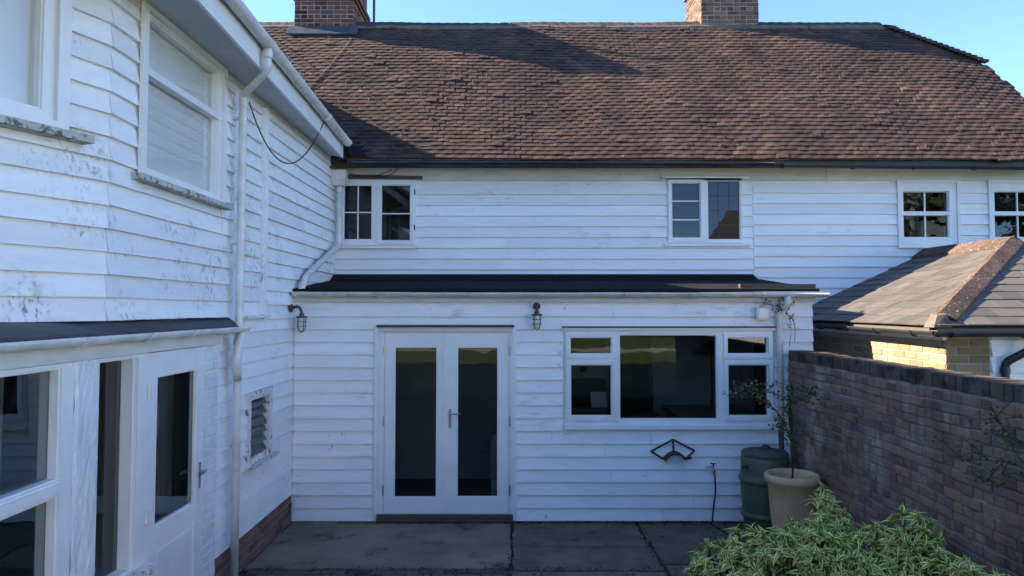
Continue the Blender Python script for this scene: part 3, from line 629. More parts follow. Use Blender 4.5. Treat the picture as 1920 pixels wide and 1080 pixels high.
mb = MB(); mb.tube([(2.62, 9.98, .07), (2.62, 9.98, 1.85)], .012, 8); mb.build("pole", "iron", t)
mb = MB(); mb.lathe([(.24, 0), (.06, .17), (.055, .17), (.235, 0)], (2.62, 9.98, 1.82), 20); mb.build("shade", "dark_wood", t)
mb = MB(); mb.lathe([(.0, 0), (.14, 0), (.14, .02), (0, .025)], (2.62, 9.98, .05), 20); mb.build("base", "iron", t)
t = thing("range_cooker", "cream built-in oven unit inside behind the left window panes", "oven", (.95, 10.4, .05))
mb = MB(); mb.box((.6, 10.4, .05), (1.32, 10.95, 2.1)); mb.build("housing", "appliance", t)
mb = MB(); mb.box((.66, 10.38, 1.72), (1.26, 10.399, 1.98)); mb.build("oven_door", "black_plastic", t)
mb = MB(); mb.box((.66, 10.38, 1.05), (1.26, 10.399, 1.45)); mb.build("oven_door", "black_plastic", t)
mb = MB(); mb.box((.9, 10.385, 1.54), (1.0, 10.399, 1.61)); mb.build("clock", "black_plastic", t)
mb = MB(); mb.hexa([(.93, 9.1, 1.22), (1.12, 9.1, 1.22), (1.12, 9.14, 1.22), (.93, 9.14, 1.22), (.92, 9.16, 1.40), (1.11, 9.16, 1.40), (1.11, 9.17, 1.40), (.92, 9.17, 1.40)]); tag(mb.build("paper_card", "paper"), "pale card standing inside on the worktop behind the lower left pane", "card")
mb = MB(); mb.box((.5, 8.78, 1.10), (1.75, 9.25, 1.14)); mb.box((.5, 8.8, .05), (1.7, 9.2, 1.098)); tag(mb.build("worktop", "dark_wood"), "dark kitchen worktop inside below the left window panes", "worktop")
mb = MB(); mb.box((-.28, 8.95, .05), (.32, 9.5, .92)); tag(mb.build("appliance", "paper"), "white kitchen appliance inside at the edge of the right French door", "appliance")
for k in range(5):
    mb = MB(); mb.box((2.07 + k * .075, 10.085, 1.47), (2.12 + k * .075, 10.098, 1.52)); mb.box((2.082 + k * .075, 10.08, 1.485), (2.108 + k * .075, 10.086, 1.505))
    tag(mb.build("socket_plate", "soffit_paint"), ["leftmost", "second from left", "middle", "second from right", "rightmost"][k] + " small pale plate in the row on the inner kitchen wall", "socket", "plates on the inner kitchen wall")

# ================================================================== SIDE WING (left)
wing = thing("side_wing", "two storey white weatherboarded wing with mildew stains at the left of the yard", "house", (-4.6, 6.6, 0))
WP = Plane((XW, 0), (0, 1), (1, 0))                 # u = Y
CA = .404; cn = math.hypot(CA, 1); BY = 4.63        # canted part nearer the camera
CP = Plane((XW, BY), (-CA / cn, -1 / cn), (1 / cn, -CA / cn))   # u runs towards the camera
zt = 4.56
wn_r = (4.99, 6.40, 3.32, 4.49); vent_r = (7.11, 7.77, .93, 1.585)
mb = MB(); WP.panel(mb, (BY, D2 + .1, 2.34, zt), [wn_r], -.12, 0); uw = mb.build("upper_wall", "white_board_mouldy", wing)
mb = MB(); WP.panel(mb, (6.24, D1 + .12, .33, 2.34), [vent_r], -.12, 0); lw = mb.build("lower_wall", "white_board", wing)
cw_r = (.33, 1.75, 3.455, 4.40)
mb = MB(); CP.panel(mb, (0, 2.6, 2.34, zt), [cw_r], -.12, 0); cw = mb.build("canted_wall", "white_board_mouldy", wing)
cladding(WP, BY + .001, 6.70, 2.36, 4.51, .1435, [(wn_r[0] - .0, wn_r[1], wn_r[2] - .03, wn_r[3] + .05)], uw, "white_board_mouldy")
cladding(WP, 6.80, 7.40, 2.36, 4.51, .1435, [], uw, "white_board_mouldy"); cladding(WP, 7.53, D2 - .02, 2.62, 4.51, .1475, [], uw, "white_board_mouldy")
cladding(WP, 7.53, D1 + .02, 2.33, 2.615, .145, [], uw, "white_board_mouldy")
cladding(CP, .001, 2.6, 2.36, 4.51, .1435, [(cw_r[0], cw_r[1], cw_r[2] - .03, cw_r[3] + .05)], cw, "white_board_mouldy")
cladding(WP, 6.27, D1 - .005, .335, 2.33, .1445, [vent_r], lw, "white_board")
mb = MB(); WP.box(mb, 7.405, 7.525, 2.36, 4.43, .001, .055); mb.build("cover_board", "white_board_mouldy", wing)
mb = MB(); WP.box(mb, 6.86, 7.56, 2.325, 2.35, .001, .085); mb.build("ledge", "flaking_paint", wing)
mb = MB(); WP.box(mb, 6.70, 6.80, 2.36, 4.50, .001, .012); mb.build("corner_board", "white_board_mouldy", wing)
for pz in ((4.615, 4.645),): 
    pass
# far shell of the wing
mb = MB(); mb.box((-7.0, 2.2, 0), (-6.9, D2, zt)); mb.build("rear_wall", "white_board", wing)
mb = MB(); mb.box((-6.9, 2.2, 0), (-3.62, 2.3, zt)); mb.build("end_wall", "white_board", wing)
mb = MB(); mb.box((-6.9, 2.3, 2.2), (-2.72, D2, 2.3)); mb.build("floor", "dark_wood", wing)
mb = MB(); mb.box((-4.4, 2.3, 2.31), (-4.35, D2, 4.49)); mb.build("interior_wall", "dark_plaster", wing)
# eaves: fascia, soffit, gutter, roof
def XE(y): return -2.31 - .045 * (y - 9.8)
ya, yb = 2.0, 10.02
mb = MB(); mb.hexa([(XE(ya) - .025, ya, 4.45), (XE(ya), ya, 4.45), (XE(yb), yb, 4.45), (XE(yb) - .025, yb, 4.45), (XE(ya) - .025, ya, 4.68), (XE(ya), ya, 4.68), (XE(yb), yb, 4.68), (XE(yb) - .025, yb, 4.68)]); mb.build("fascia", "white_joinery", wing)
mb = MB(); mb.prism([(XE(ya) - .026, ya, 4.462), (XE(yb) - .026, yb, 4.462), (-2.56, yb, 4.50), (-2.56, BY, 4.50), (-2.56 - CA * 2.6, ya, 4.50)], (0, 0, .012)); mb.build("soffit", "soffit_paint", wing)
mb = MB(); mb.prism([(-2.525, BY, 4.44), (-2.525, yb, 4.44), (-2.525, yb, 4.495), (-2.525, BY, 4.495)], (-.012, 0, 0)); mb.build("frieze_board", "cream_fascia", wing)
mb = MB(); WRZ = WEZ + 2.65 * WT  # unseen ridge, pitch and height shaped to keep sun off the garden wall
mb.prism([(XE(ya) + .02, ya, 4.69), (XE(yb) + .02, yb, 4.69), (-5, 13.2, WRZ), (-5, ya, WRZ)], (0, 0, .05))
mb.prism([(-3.4, -4.5, WEZ + 1.05 * WT), (-3.4, ya, WEZ + 1.05 * WT), (-5, ya, WRZ), (-5, -4.5, WRZ)], (0, 0, .05))  # unseen roof run towards the camera, added to shade the lawn
mb.prism([(-7.65, -4.5, 4.65), (-7.65, 12.5, 4.65), (-5, 13.2, WRZ), (-5, -4.5, WRZ)], (0, 0, .05)); mb.build("roof", "clay_tile", wing)
mb = MB(); mb.box((-6.9, -4.3, 0), (-3.62, 2.19, 4.9)); mb.build("shade_block", "white_board", wing)  # unseen wing length, added to keep the near lawn in shade
gutter((XE(ya) + .062, ya, 4.67), (XE(yb) + .062, yb, 4.665), .058, wing, "white_plastic", [.40, .655, .82, .94, .985], joints=(.525,))
mb = MB(); mb.prism([(-2.22, 10.0, 4.47), (-1.95, 10.09, 4.47), (-2.08, 10.32, 4.70), (-2.42, 10.4, 4.78)], (0, 0, .012)); mb.build("valley_flashing", "roof_felt", wing)
# upper sash window with blind, and the canted window
bb = MB(); n = 90
for k in range(n + 1):
    z = 3.33 + 1.10 * k / n; d = -.062 + .004 * math.sin(k * 1.7) + .004 * math.sin(k * .83)
    if z < 3.58: d = -.064
    for i in range(13):
        u = 5.0 + 1.39 * i / 12; bb.v.append(WP.p(u, z + .006 * noise.noise(Vector((i * .5, k * .2, 0))), d + .004 * noise.noise(Vector((i * 1.3, k * .5, 5)))))
for k in range(n):
    for i in range(12): a = k * 13 + i; bb.f.append((a, a + 1, a + 14, a + 13)); bb.mi.append(0)
w2 = window(WP, wing, wn_r, [(5.075, 6.29, 3.375, 4.04), (5.075, 6.29, 4.07, 4.43)], sill=(4.90, 6.50, 3.325, .05, .10), sillm="mossy_sill", depth=(-.10, .03), gd=-.03, glassm="clear_glass")
bb.build("blind", "fabric_blind", w2, True)
for rc, hole, d0, d1 in (((4.955, 6.42, 3.30, 4.505), (5.02, 6.35, 3.35, 4.455), .0305, .055), ((5.02, 6.35, 4.025, 4.075), (0, 0, 0, 0), -.03, .036)):
    mb = MB(); WP.panel(mb, rc, [hole], d0, d1); mb.build("architrave" if d0 > 0 else "meeting_rail", "white_joinery", w2)
w3 = window(CP, wing, cw_r, [(.45, 1.65, 3.55, 4.36)], sill=(.18, 1.85, 3.458, .055, .12), sillm="mossy_sill", depth=(-.10, .03), gd=-.03, glassm="clear_glass")
mb = MB(); CP.panel(mb, (.30, 1.78, 3.46, 4.43), [(.375, 1.70, 3.50, 4.40)], .0305, .06); mb.build("architrave", "white_joinery", w3)
mb = MB(); CP.box(mb, .35, 1.74, 3.47, 4.39, -.085, -.08); mb.build("blind", "fabric_blind", w3)
# louvred vent
mb = MB(); WP.panel(mb, (vent_r[0] - .02, vent_r[1] + .02, vent_r[2] - .01, vent_r[3] + .03), [(7.17, 7.70, .99, 1.54)], -.09, .04); v = mb.build("louvre_window", "flaking_paint", wing)
for k in range(6):
    z = .995 + k * .092; mb = MB(); P = WP.p; mb.hexa([P(7.165, z, .02), P(7.705, z, .02), P(7.705, z - .004, .016), P(7.165, z - .004, .016), P(7.165, z + .10, -.045), P(7.705, z + .10, -.045), P(7.705, z + .096, -.049), P(7.165, z + .096, -.049)]); mb.build("louvre_blade", "louvre_glass", v)
mb = MB(); WP.box(mb, 7.06, 7.85, .905, .935, -.02, .10); mb.build("sill", "flaking_paint", v)
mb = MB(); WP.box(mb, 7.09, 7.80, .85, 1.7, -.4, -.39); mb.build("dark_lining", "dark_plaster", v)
# brick plinth of the wing
mb = MB(); WP.box(mb, 6.24, D1 - .002, -.04, .325, -.12, .002); pl_ = mb.build("plinth", "mortar", wing)
brick_face((XW, 0), (0, 1), (1, 0), 6.25, D1 - .01, 0, .325, pl_, "plinth_brick", bond=False, proud=.012)
# downpipe from the wing gutter
xg = XE(6.2) + .062
dp = pipe([(xg, 6.22, 4.62), (xg - .01, 6.24, 4.43), (-2.44, 6.64, 4.34), (-2.44, 6.62, 2.33), (-2.44, 6.60, 1.9), (-2.44, 6.60, .0)], .035, wing, "white_plastic",
          collars=[((xg, 6.22, 4.56), (0, 0, 1)), ((-2.44, 6.64, 4.24), (0, 0, 1)), ((-2.44, 6.63, 3.15), (0, 0, 1)), ((-2.44, 6.61, 2.12), (0, 0, 1)), ((-2.44, 6.60, 1.86), (0, 0, 1))], bend=.05)
for z in (4.12, 3.0, 1.2):
    mb = MB(); mb.box((-2.535, 6.60, z - .012), (-2.478, 6.66, z + .012)); mb.build("bracket", "white_plastic", dp)
# hopper and downpipe in the corner
hp = MB(); hx, hy = -2.44, 10.33
hp.hexa([(hx - .07, hy - .06, 4.12), (hx + .07, hy - .06, 4.12), (hx + .07, hy + .06, 4.12), (hx - .07, hy + .06, 4.12), (hx - .10, hy - .09, 4.20), (hx + .10, hy - .09, 4.20), (hx + .10, hy + .09, 4.20), (hx - .10, hy + .09, 4.20)])
hp.box((hx - .105, hy - .095, 4.2), (hx + .105, hy + .095, 4.335)); hp = hp.build("hopper", "white_plastic", wing)
pipe([(hx, hy, 4.13), (hx, hy, 3.30), (-2.455, 8.78, 2.80), (-2.44, 8.50, 2.60)], .038, wing, "white_plastic", collars=[((hx, hy, 4.07), (0, 0, 1)), ((hx, hy, 3.36), (0, 0, 1))], bend=.08)
# black cable drooping from the soffit
pts = []
for i in range(25):
    t = i / 24; y = 6.95 + 1.75 * t; pts.append(Vector((-2.50 + .26 * t, y, 4.36 - .62 * 4 * t * (1 - t) * (1 - .25 * t) + .26 * t)))
mb = MB(); mb.tube(pts, .007, 6); tag(mb.build("hanging_cable", "cable_black"), "black cable drooping in a loop below the wing soffit", "cable")
for k, (a, b, s_, lb) in enumerate((((-2.3, 10.36, 4.30), (-1.72, 10.40, 4.36), .06, "thin dark cable sagging under the eaves above the corner casement window"), ((-2.0, 10.38, 4.27), (-1.62, 10.42, 4.40), .07, "short dark cable looping up to the black gutter above the corner window"))):
    pts = [Vector(a).lerp(Vector(b), i / 12) - Vector((0, 0, s_ * 4 * (i / 12) * (1 - i / 12))) for i in range(13)]
    mb = MB(); mb.tube(pts, .006, 5); tag(mb.build("eaves_cable", "cable_black"), lb, "cable")

# ================================================================== GLAZED LEAN-TO under the wing
XL = -2.48
lean = thing("glazed_lean_to", "white glazed lean-to front with door and rough painted pier below the wing", "porch", (-2.9, 4.6, 0))
LP = Plane((XL, 0), (0, 1), (1, 0))
mb = MB(); LP.box(mb, 2.4, 6.235, 2.125, 2.245, -.07, .035); mb.build("fascia", "cream_fascia", lean)
rf = MB(); ny = 34
for k in range(ny + 1):                   # dressed lead strip between wall and gutter
    y = 2.4 + (6.63 - 2.4) * k / ny; xb = XW - .03 if y > BY else XW - .03 - CA * (BY - y)
    lump = .014 * noise.noise(Vector((y * 4, 1, 0))) + .008 * noise.noise(Vector((y * 14, 3, 0))) - .012
    for x, z in ((xb, 2.362), (XW + .03 if y > BY else (xb + XL) / 2, 2.335 + lump), (XL + .03, 2.285 + lump * .6), (XL + .055, 2.262), (XL + .05, 2.25), (xb, 2.30)): rf.v.append(Vector((x, y, z)))
for k in range(ny):
    for i in range(6): a = 6 * k + i; b = 6 * k + (i + 1) % 6; rf.f.append((a, a + 6, b + 6, b)); rf.mi.append(0)
rf.f += [tuple(range(6)), tuple(6 * ny + i for i in reversed(range(6)))]; rf.mi += [0, 0]
rf.build("roof", "lead", lean, True)
gutter((XL + .09, 2.4, 2.262), (XL + .09, 6.66, 2.262), .052, lean, "white_plastic", [.40, .57, .72], joints=())
pipe([(XL + .09, 6.60, 2.24), (XL + .075, 6.52, 2.1), (XL + .055, 6.50, 1.92), (XL + .05, 6.585, 1.80)], .036, lean, "white_plastic", collars=[((XL + .062, 6.505, 1.98), (0, .1, 1))], bend=.06)
# near window
nwr = (2.5, 4.175, .62, 2.122)
lw_ = window(LP, lean, nwr, [(2.6, 4.06, 1.495, 2.10), (2.6, 4.06, .74, 1.415)], sill=(2.45, 4.19, .63, .06, .08), depth=(-.09, .03), gd=-.03, glassm="old_glass")
mb = MB(); LP.box(mb, 2.6, 4.06, 1.43, 1.48, .0305, .045); mb.build("transom_moulding", "white_joinery", lw_)
mb = MB(); LP.box(mb, 2.45, 4.178, -.04, .568, -.12, .0); mb.build("dwarf_wall", "rough_white_masonry", lean)
# rough painted pier
def rough_pier(u0, u1, z0, z1, d1, nm):
    mb = MB(); nu, nz = 10, 60; P = LP.p
    for j in range(nz + 1):
        for i in range(nu + 1):
            u = u0 + (u1 - u0) * i / nu; z = z0 + (z1 - z0) * j / nz
            d = d1 + .012 * noise.noise(Vector((u * 9, z * 3, 0))) + .007 * noise.noise(Vector((u * 40, z * 14, 4)))
            mb.v.append(P(u, z, d if 0 < i < nu else d - .012))
    for j in range(nz):
        for i in range(nu): a = j * (nu + 1) + i; mb.f.append((a, a + 1, a + nu + 2, a + nu + 1)); mb.mi.append(0)
    LP.box(mb, u0 + .001, u1 - .001, z0, z1, -.16, d1 - .022)
    return mb.build(nm, "rough_white_masonry", lean, False)
rough_pier(4.18, 4.428, -.04, 2.122, .035, "pier")
# fixed side light
sl = window(LP, lean, (4.43, 5.03, .66, 2.122), [(4.445, 4.87, .74, 2.105)], sill=(4.36, 5.06, .735, .06, .10), sillm="flaking_paint", depth=(-.10, .02), gd=-.07)
mb = MB(); LP.box(mb, 4.875, 4.94, .75, 2.10, .0205, .034); mb.build("staff_bead", "white_joinery", sl)
mb = MB(); LP.box(mb, 4.43, 5.03, -.04, .67, -.1, .0); mb.build("dwarf_wall", "rough_white_masonry", lean)
# door
dr = MB(); gl = (5.175, 5.83, .92, 1.955); LP.panel(dr, (5.035, 5.955, .03, 2.118), [gl, (5.19, 5.82, .2, .80)], -.04, .018); dr = dr.build("door", "white_joinery", lean)
mb = MB(); LP.box(mb, gl[0] - .005, gl[1] + .005, gl[2] - .005, gl[3] + .005, -.016, -.012); mb.build("pane", "old_glass", dr)
mb = MB(); LP.panel(mb, gl, [(gl[0] + .014, gl[1] - .014, gl[2] + .014, gl[3] - .014)], -.011, .008); mb.build("glazing_bead", "white_joinery", dr)
mb = MB(); LP.box(mb, 5.185, 5.825, .195, .805, -.03, .002); LP.box(mb, 5.25, 5.76, .26, .74, .0022, .010); mb.build("door_panel", "white_joinery", dr)
for z in (1.86, 1.03):
    mb = MB(); LP.box(mb, 5.04, 5.075, z - .045, z + .045, .0185, .026); mb.tube([LP.p(5.036, z - .045, .027), LP.p(5.036, z + .045, .027)], .009, 8); mb.build("hinge", "flaking_paint", dr)
mb = MB(); LP.box(mb, 5.875, 5.905, 1.02, 1.22, .0185, .024); mb.tube([LP.p(5.89, 1.15, .02), LP.p(5.89, 1.15, .065)], .009, 8); mb.tube([LP.p(5.90, 1.15, .065), LP.p(5.80, 1.145, .065)], .01, 8); mb.build("handle", "steel", dr)
mb = MB(); LP.panel(mb, (5.958, 6.235, .0, 2.122), [], -.1, .012); mb.build("painted_brick_pier", "rough_white_masonry", lean)
pm = box_mesh("brick", .20, .03, .062, "rough_white_masonry", .005)
for k in range(27):
    for j, (u, w_) in enumerate(((6.045, .165), (6.175, .085)) if k % 2 else ((6.005, .085), (6.13, .165))):
        link("brick", pm, LP.p(u, .05 + k * .0762, .006 + ru(-.002, .002)), lean, (0, 0, math.pi / 2), (w_ / .2, 1, 1))
# interior of the lean-to
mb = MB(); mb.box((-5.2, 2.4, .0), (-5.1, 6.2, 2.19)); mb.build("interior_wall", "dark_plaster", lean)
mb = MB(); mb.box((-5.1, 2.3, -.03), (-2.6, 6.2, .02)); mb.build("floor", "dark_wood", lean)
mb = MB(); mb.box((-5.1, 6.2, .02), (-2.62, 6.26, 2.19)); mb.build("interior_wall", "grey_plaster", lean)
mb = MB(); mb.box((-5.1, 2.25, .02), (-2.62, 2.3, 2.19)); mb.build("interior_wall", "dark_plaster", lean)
for yy, nm in ((3.75, "curtain"), (4.75, "curtain"), (5.72, "curtain")):
    mb = MB(); n = 24; 
    for k in range(n + 1):
        for z in (.1, 2.1): mb.v.append(Vector((-2.72 + .03 * math.sin(k * 1.5), yy + .22 * k / n, z)))
    for k in range(n): mb.f.append((2 * k, 2 * k + 2, 2 * k + 3, 2 * k + 1)); mb.mi.append(0)
    mb.build(nm, "grey_plaster", lean, True)

# ================================================================== SLATE ROOFED OUTBUILDING (right)
shed = thing("slate_outbuilding", "low yellow brick outbuilding with hipped slate roof behind the garden wall", "outbuilding", (5.6, 8.6, 0))
XS, YS = 3.92, 6.82; EVX, EVY, EVZ = 3.76, 6.66, 2.27; RX, RYs, RZs = 5.75, 8.60, 3.17
mb = MB(); mb.box((XS, YS, 0), (XS + .1, D2 - .03, 2.2)); sw = mb.build("side_wall", "pale_mortar", shed)
yb_m = (box_mesh("brick", .215, .06, .065, "yellow_brick", .005), box_mesh("brick_header", .1025, .06, .065, "yellow_brick", .005))
brick_face((XS, D2 - .04), (0, -1), (-1, 0), 0, D2 - .04 - YS, 1.62, 2.12, sw, "yellow_brick", bond=False, meshes=yb_m)
mb = MB(); mb.box((XS + .101, YS, 0), (4.32, YS + .1, 2.2)); sp = mb.build("front_pier", "pale_mortar", shed)
brick_face((XS, YS), (1, 0), (0, -1), 0, .40, 1.62, 2.16, sp, "yellow_brick", bond=False, meshes=yb_m)
SPn = Plane((0, YS), (1, 0), (0, -1))
mb = MB(); mb.box((4.321, YS, 0), (7.7, YS + .1, 2.2)); fw = mb.build("front_wall", "white_board", shed)
cladding(SPn, 4.33, 7.68, 1.42, 2.17, .145, [], fw, "white_board")
mb = MB(); mb.box((XS - .04, YS - .035, 2.13), (XS - .008, D2 - .1, 2.225)); mb.build("fascia", "white_joinery", shed)
mb = MB(); mb.box((XS - .04, YS - .06, 2.165), (7.7, YS - .036, 2.225)); mb.build("fascia", "black_plastic", shed)
sr = MB()
sr.prism([(EVX, EVY, EVZ - .03), (EVX, D2 - .02, EVZ - .03), (RX, D2 - .02, RZs - .03), (RX, RYs, RZs - .03)], (0, 0, -.03))
sr.prism([(EVX, EVY, EVZ - .03), (RX, RYs, RZs - .03), (7.75, EVY, EVZ - .03)], (0, 0, -.03))
sr.prism([(7.75, EVY, EVZ - .03), (RX, RYs, RZs - .03), (RX, D2 - .02, RZs - .03), (7.75, D2 - .02, EVZ - .03)], (0, 0, -.03)); sr = sr.build("roof", "slate", shed)
def clip(poly, a, b, c):                  # keep a*x + b*y <= c
    out = []
    for i in range(len(poly)):
        p, q = poly[i], poly[(i + 1) % len(poly)]; dp_, dq = a * p[0] + b * p[1] - c, a * q[0] + b * q[1] - c
        if dp_ <= 0: out.append(p)
        if dp_ * dq < 0: t = dp_ / (dp_ - dq); out.append((p[0] + (q[0] - p[0]) * t, p[1] + (q[1] - p[1]) * t))
    return out
def slates(fn, umax, smax, edges, w=.255, g=.185):
    row = 0; s = -.03
    while s < smax:
        u = -.12 if row % 2 else 0
        while u < umax:
            poly = [(u + .002, s + ru(-.003, .003)), (u + w - .002, s + ru(-.003, .003)), (u + w - .002, s + .34), (u + .002, s + .34)]
            for e in edges: poly = clip(poly, *e) if poly else poly
            if len(poly) > 2:
                l0 = ru(.016, .021); mb = MB(); top = [fn(p[0], p[1], l0 - (p[1] - s) * .045 + .002) for p in poly]; bot = [fn(p[0], p[1], l0 - .009 - (p[1] - s) * .045) for p in poly]
                n = len(poly); mb.v = top + bot; mb.f = [tuple(range(n)), tuple(range(2 * n - 1, n - 1, -1))] + [(k, n + k, n + (k + 1) % n, (k + 1) % n) for k in range(n)]; mb.mi = [0] * len(mb.f)
                mb.build("slate", "slate", sr)
            u += w
        s += g; row += 1
runx = RX - EVX; rise = RZs - EVZ; sl1 = math.hypot(runx, rise); n1 = Vector((-rise, 0, runx)).normalized()
f1 = lambda u, s, h: Vector((EVX + runx * s / sl1, D2 - .03 - u, EVZ + rise * s / sl1)) + n1 * h
slates(f1, D2 - EVY, sl1, [(0, 1, sl1 - .01), (1, 0, D2 - .03 - EVY + .02), (1, (RYs - EVY) / sl1, D2 - .03 - EVY), (-1, 0, 0)])
runy = RYs - EVY; sl2 = math.hypot(runy, rise); n2 = Vector((0, -rise, runy)).normalized()
f2 = lambda u, s, h: Vector((EVX + u, EVY + runy * s / sl2, EVZ + rise * s / sl2)) + n2 * h
slates(f2, 3.99, sl2, [(0, 1, sl2 - .01), (-1, runx / sl2, 0), (1, (7.75 - RX) / sl2, 3.99), (-1, 0, 0)])
def ridge_run(a, b, n, m, w=.15, nm="ridge_tile", flat=.5):
    a, b = Vector(a), Vector(b); d = (b - a) / n; side = d.cross(Vector((0, 0, 1))).normalized(); up = side.cross(d).normalized()
    for k in range(n):
        p = a + d * k; q = a + d * (k + .985); j = ru(0, .012); mb = MB()
        for base, e in ((p, 0), (q, 0)):
            for x, h in ((-w, -w * flat), (0, .03 + j), (w, -w * flat), (w, -w * flat - .028), (0, -.002 + j), (-w, -w * flat - .028)): mb.v.append(base + side * x + up * (h + .03))
        for i in range(6): mb.f.append((i, (i + 1) % 6, 6 + (i + 1) % 6, 6 + i))
        mb.f += [(0, 5, 4, 3, 2, 1), (6, 7, 8, 9, 10, 11)]; mb.mi = [0] * len(mb.f); mb.build(nm, m, sr)
ridge_run((RX, D2 - .03, RZs + .02), (RX, RYs - .05, RZs + .02), 5, "mossy_hip_tile", .17, "ridge_tile", .45)
ridge_run((RX - .02, RYs - .02, RZs + .02), (EVX + .10, EVY + .10, EVZ + .065), 9, "mossy_hip_tile", .12, "hip_tile", .34)
mb = MB(); c_ = Vector((EVX + .02, EVY + .03, EVZ - .02)); mb.hexa([c_ + Vector(q) for q in ((-.06, -.05, 0), (.10, -.06, 0), (.12, .12, 0), (-.07, .10, 0), (-.01, -.02, .11), (.07, -.03, .12), (.1, .1, .13), (0, .1, .12))]); mb.build("mortar_end", "ridge_mortar", sr)
gutter((EVX - .03, D2 - .3, 2.235), (EVX - .03, EVY - .06, 2.215), .05, shed, "black_plastic", [.1, .3, .5, .7, .9], joints=(.45,))
gutter((EVX - .06, EVY - .03, 2.215), (7.7, EVY - .03, 2.225), .05, shed, "black_plastic", [.04, .2, .4, .6])
pipe([(4.58, EVY - .03, 2.18), (4.58, EVY - .02, 2.06), (4.42, YS - .06, 1.93), (4.42, YS - .06, .05)], .036, shed, "black_plastic", collars=[((4.58, EVY - .03, 2.13), (0, 0, 1)), ((4.42, YS - .06, 1.86), (0, 0, 1))], bend=.05)

# ================================================================== GARDEN WALL (right)
GX = 3.13
gw = thing("garden_wall", "weathered dark brick garden wall with brick on edge coping at the right", "wall", (3.24, 5.6, 0))
gtop = 1.834
mb = MB(); mb.box((GX + .004, 2.6, -.05), (GX + .215, 8.56, gtop)); gcore = mb.build("core", "mortar", gw)
def gkey(q):
    c = q[1]; vis = c.y > 4.5 and not (c.z < .75 and c.y < 5.6) and not (c.z < .45)
    return (0 if vis else 50) + c.y
gm = (box_mesh("brick", .215, .06, .065, "garden_brick", .007), box_mesh("brick_header", .1025, .06, .065, "garden_brick", .007))
brick_face((GX, 8.55), (0, -1), (-1, 0), 0, 5.9, 0, gtop - .006, gcore, "garden_brick", meshes=gm, key=gkey, limit=300, jit=.008, proud=.011, wob=.02)
mat("coping_stain", None, None, 0.92, 3, (1, 1, 1), 0.25, ramp=[(0, (0.10, 0.075, 0.06)), (0.5, (0.14, 0.10, 0.075)), (1, (0.12, 0.095, 0.075))], spots=((0.045, 0.036, 0.03), 5, 0.5, 0.15, (1, 1, 1)), spots2=((0.34, 0.3, 0.25), 16, 0.7, 0.05, (1, 1, 1)), bump=0.012, bscale=40, spec=0.2)
cm = box_mesh("coping_brick", .235, .065, .105, "coping_stain", .0)
y = 8.52
while y > 2.7:
    link("coping_brick", cm, (GX + .108 + ru(-.008, .008), y, gtop + .056 + ru(-.005, .005)), gw, (ru(-.02, .02), ru(-.02, .02), ru(-.03, .03))); y -= .0755

# ================================================================== SMALL THINGS ON THE HOUSE
def bulkhead_lamp(c, out, label, arm):
    """swan-neck lamp: back plate, arm, cap, glass, wire cage"""
    c = Vector(c); out = Vector(out)
    t = thing("wall_lamp", label, "wall lamp", c, "caged wall lamps on the extension")
    mb = MB(); mb.tube([c, c + out * .022], .044, 16); mb.build("back_plate", "bronze", t, False)
    tip = c + out * arm + Vector((0, 0, -.085)); pts = arc(c + out * .02, c + out * arm + Vector((0, 0, .06)), tip, 8)
    mb = MB(); mb.tube(pts, .017, 10); mb.build("arm", "bronze", t, True)
    mb = MB(); mb.lathe([(0, .035), (.025, .03), (.03, .0), (.062, -.004), (.064, -.022), (.045, -.024), (0, -.024)], tip, 20); mb.build("cap", "bronze", t)
    mb = MB(); mb.lathe([(.038, -.025), (.040, -.12), (.033, -.15), (.016, -.168), (0, -.171)], tip, 18); mb.build("glass_jar", "lamp_glass", t, True)
    for k in range(4):
        a = math.pi / 4 + k * math.pi / 2; e = Vector((math.cos(a), math.sin(a), 0))
        mb = MB(); mb.tube([tip + e * .048 + Vector((0, 0, -.02)), tip + e * .049 + Vector((0, 0, -.125)), tip + e * .036 + Vector((0, 0, -.165)), tip + Vector((0, 0, -.186))], .0042, 6); mb.build("cage_wire", "bronze", t)
    for z in (-.065, -.115):
        mb = MB(); mb.tube([tip + Vector((.051 * math.cos(a), .051 * math.sin(a), z)) for a in [2 * math.pi * k / 16 for k in range(17)]], .0042, 6); mb.build("cage_ring", "bronze", t)
p = at(556, 578, 8.42); bulkhead_lamp((XW + .027, 8.40, p.z), (1, 0, 0), "caged swan neck lamp on the wing wall in the corner", .13)
bulkhead_lamp((.252, D1 - .028, 2.445), (0, -1, 0), "caged wall lamp between the French doors and kitchen window", .12)
t = thing("security_sensor", "small white square security box under the gutter near the downpipe", "sensor", (2.82, 8.5, 2.29))
mb = MB(); mb.hexa([(2.75, 8.49, 2.29), (2.885, 8.49, 2.29), (2.875, 8.57, 2.30), (2.76, 8.57, 2.30), (2.745, 8.475, 2.42), (2.88, 8.475, 2.42), (2.875, 8.57, 2.43), (2.76, 8.57, 2.43)]); mb.build("housing", "white_plastic", t)
mb = MB(); mb.box((2.77, 8.472, 2.31), (2.865, 8.4815, 2.405)); mb.build("front_cover", "white_joinery", t)
pipe([(3.10, 8.475, 2.56), (3.10, 8.475, 2.47), (3.02, 8.53, 2.40), (3.02, 8.53, 1.05)], .037, ext, "white_plastic", collars=[((3.10, 8.475, 2.51), (0, 0, 1)), ((3.02, 8.53, 2.33), (0, 0, 1)), ((3.02, 8.53, 1.10), (0, 0, 1))], bend=.05)
pipe([(3.02, 8.53, 1.05), (3.02, 8.53, .72), (2.95, 8.45, .62)], .028, ext, "black_plastic", "overflow_pipe")
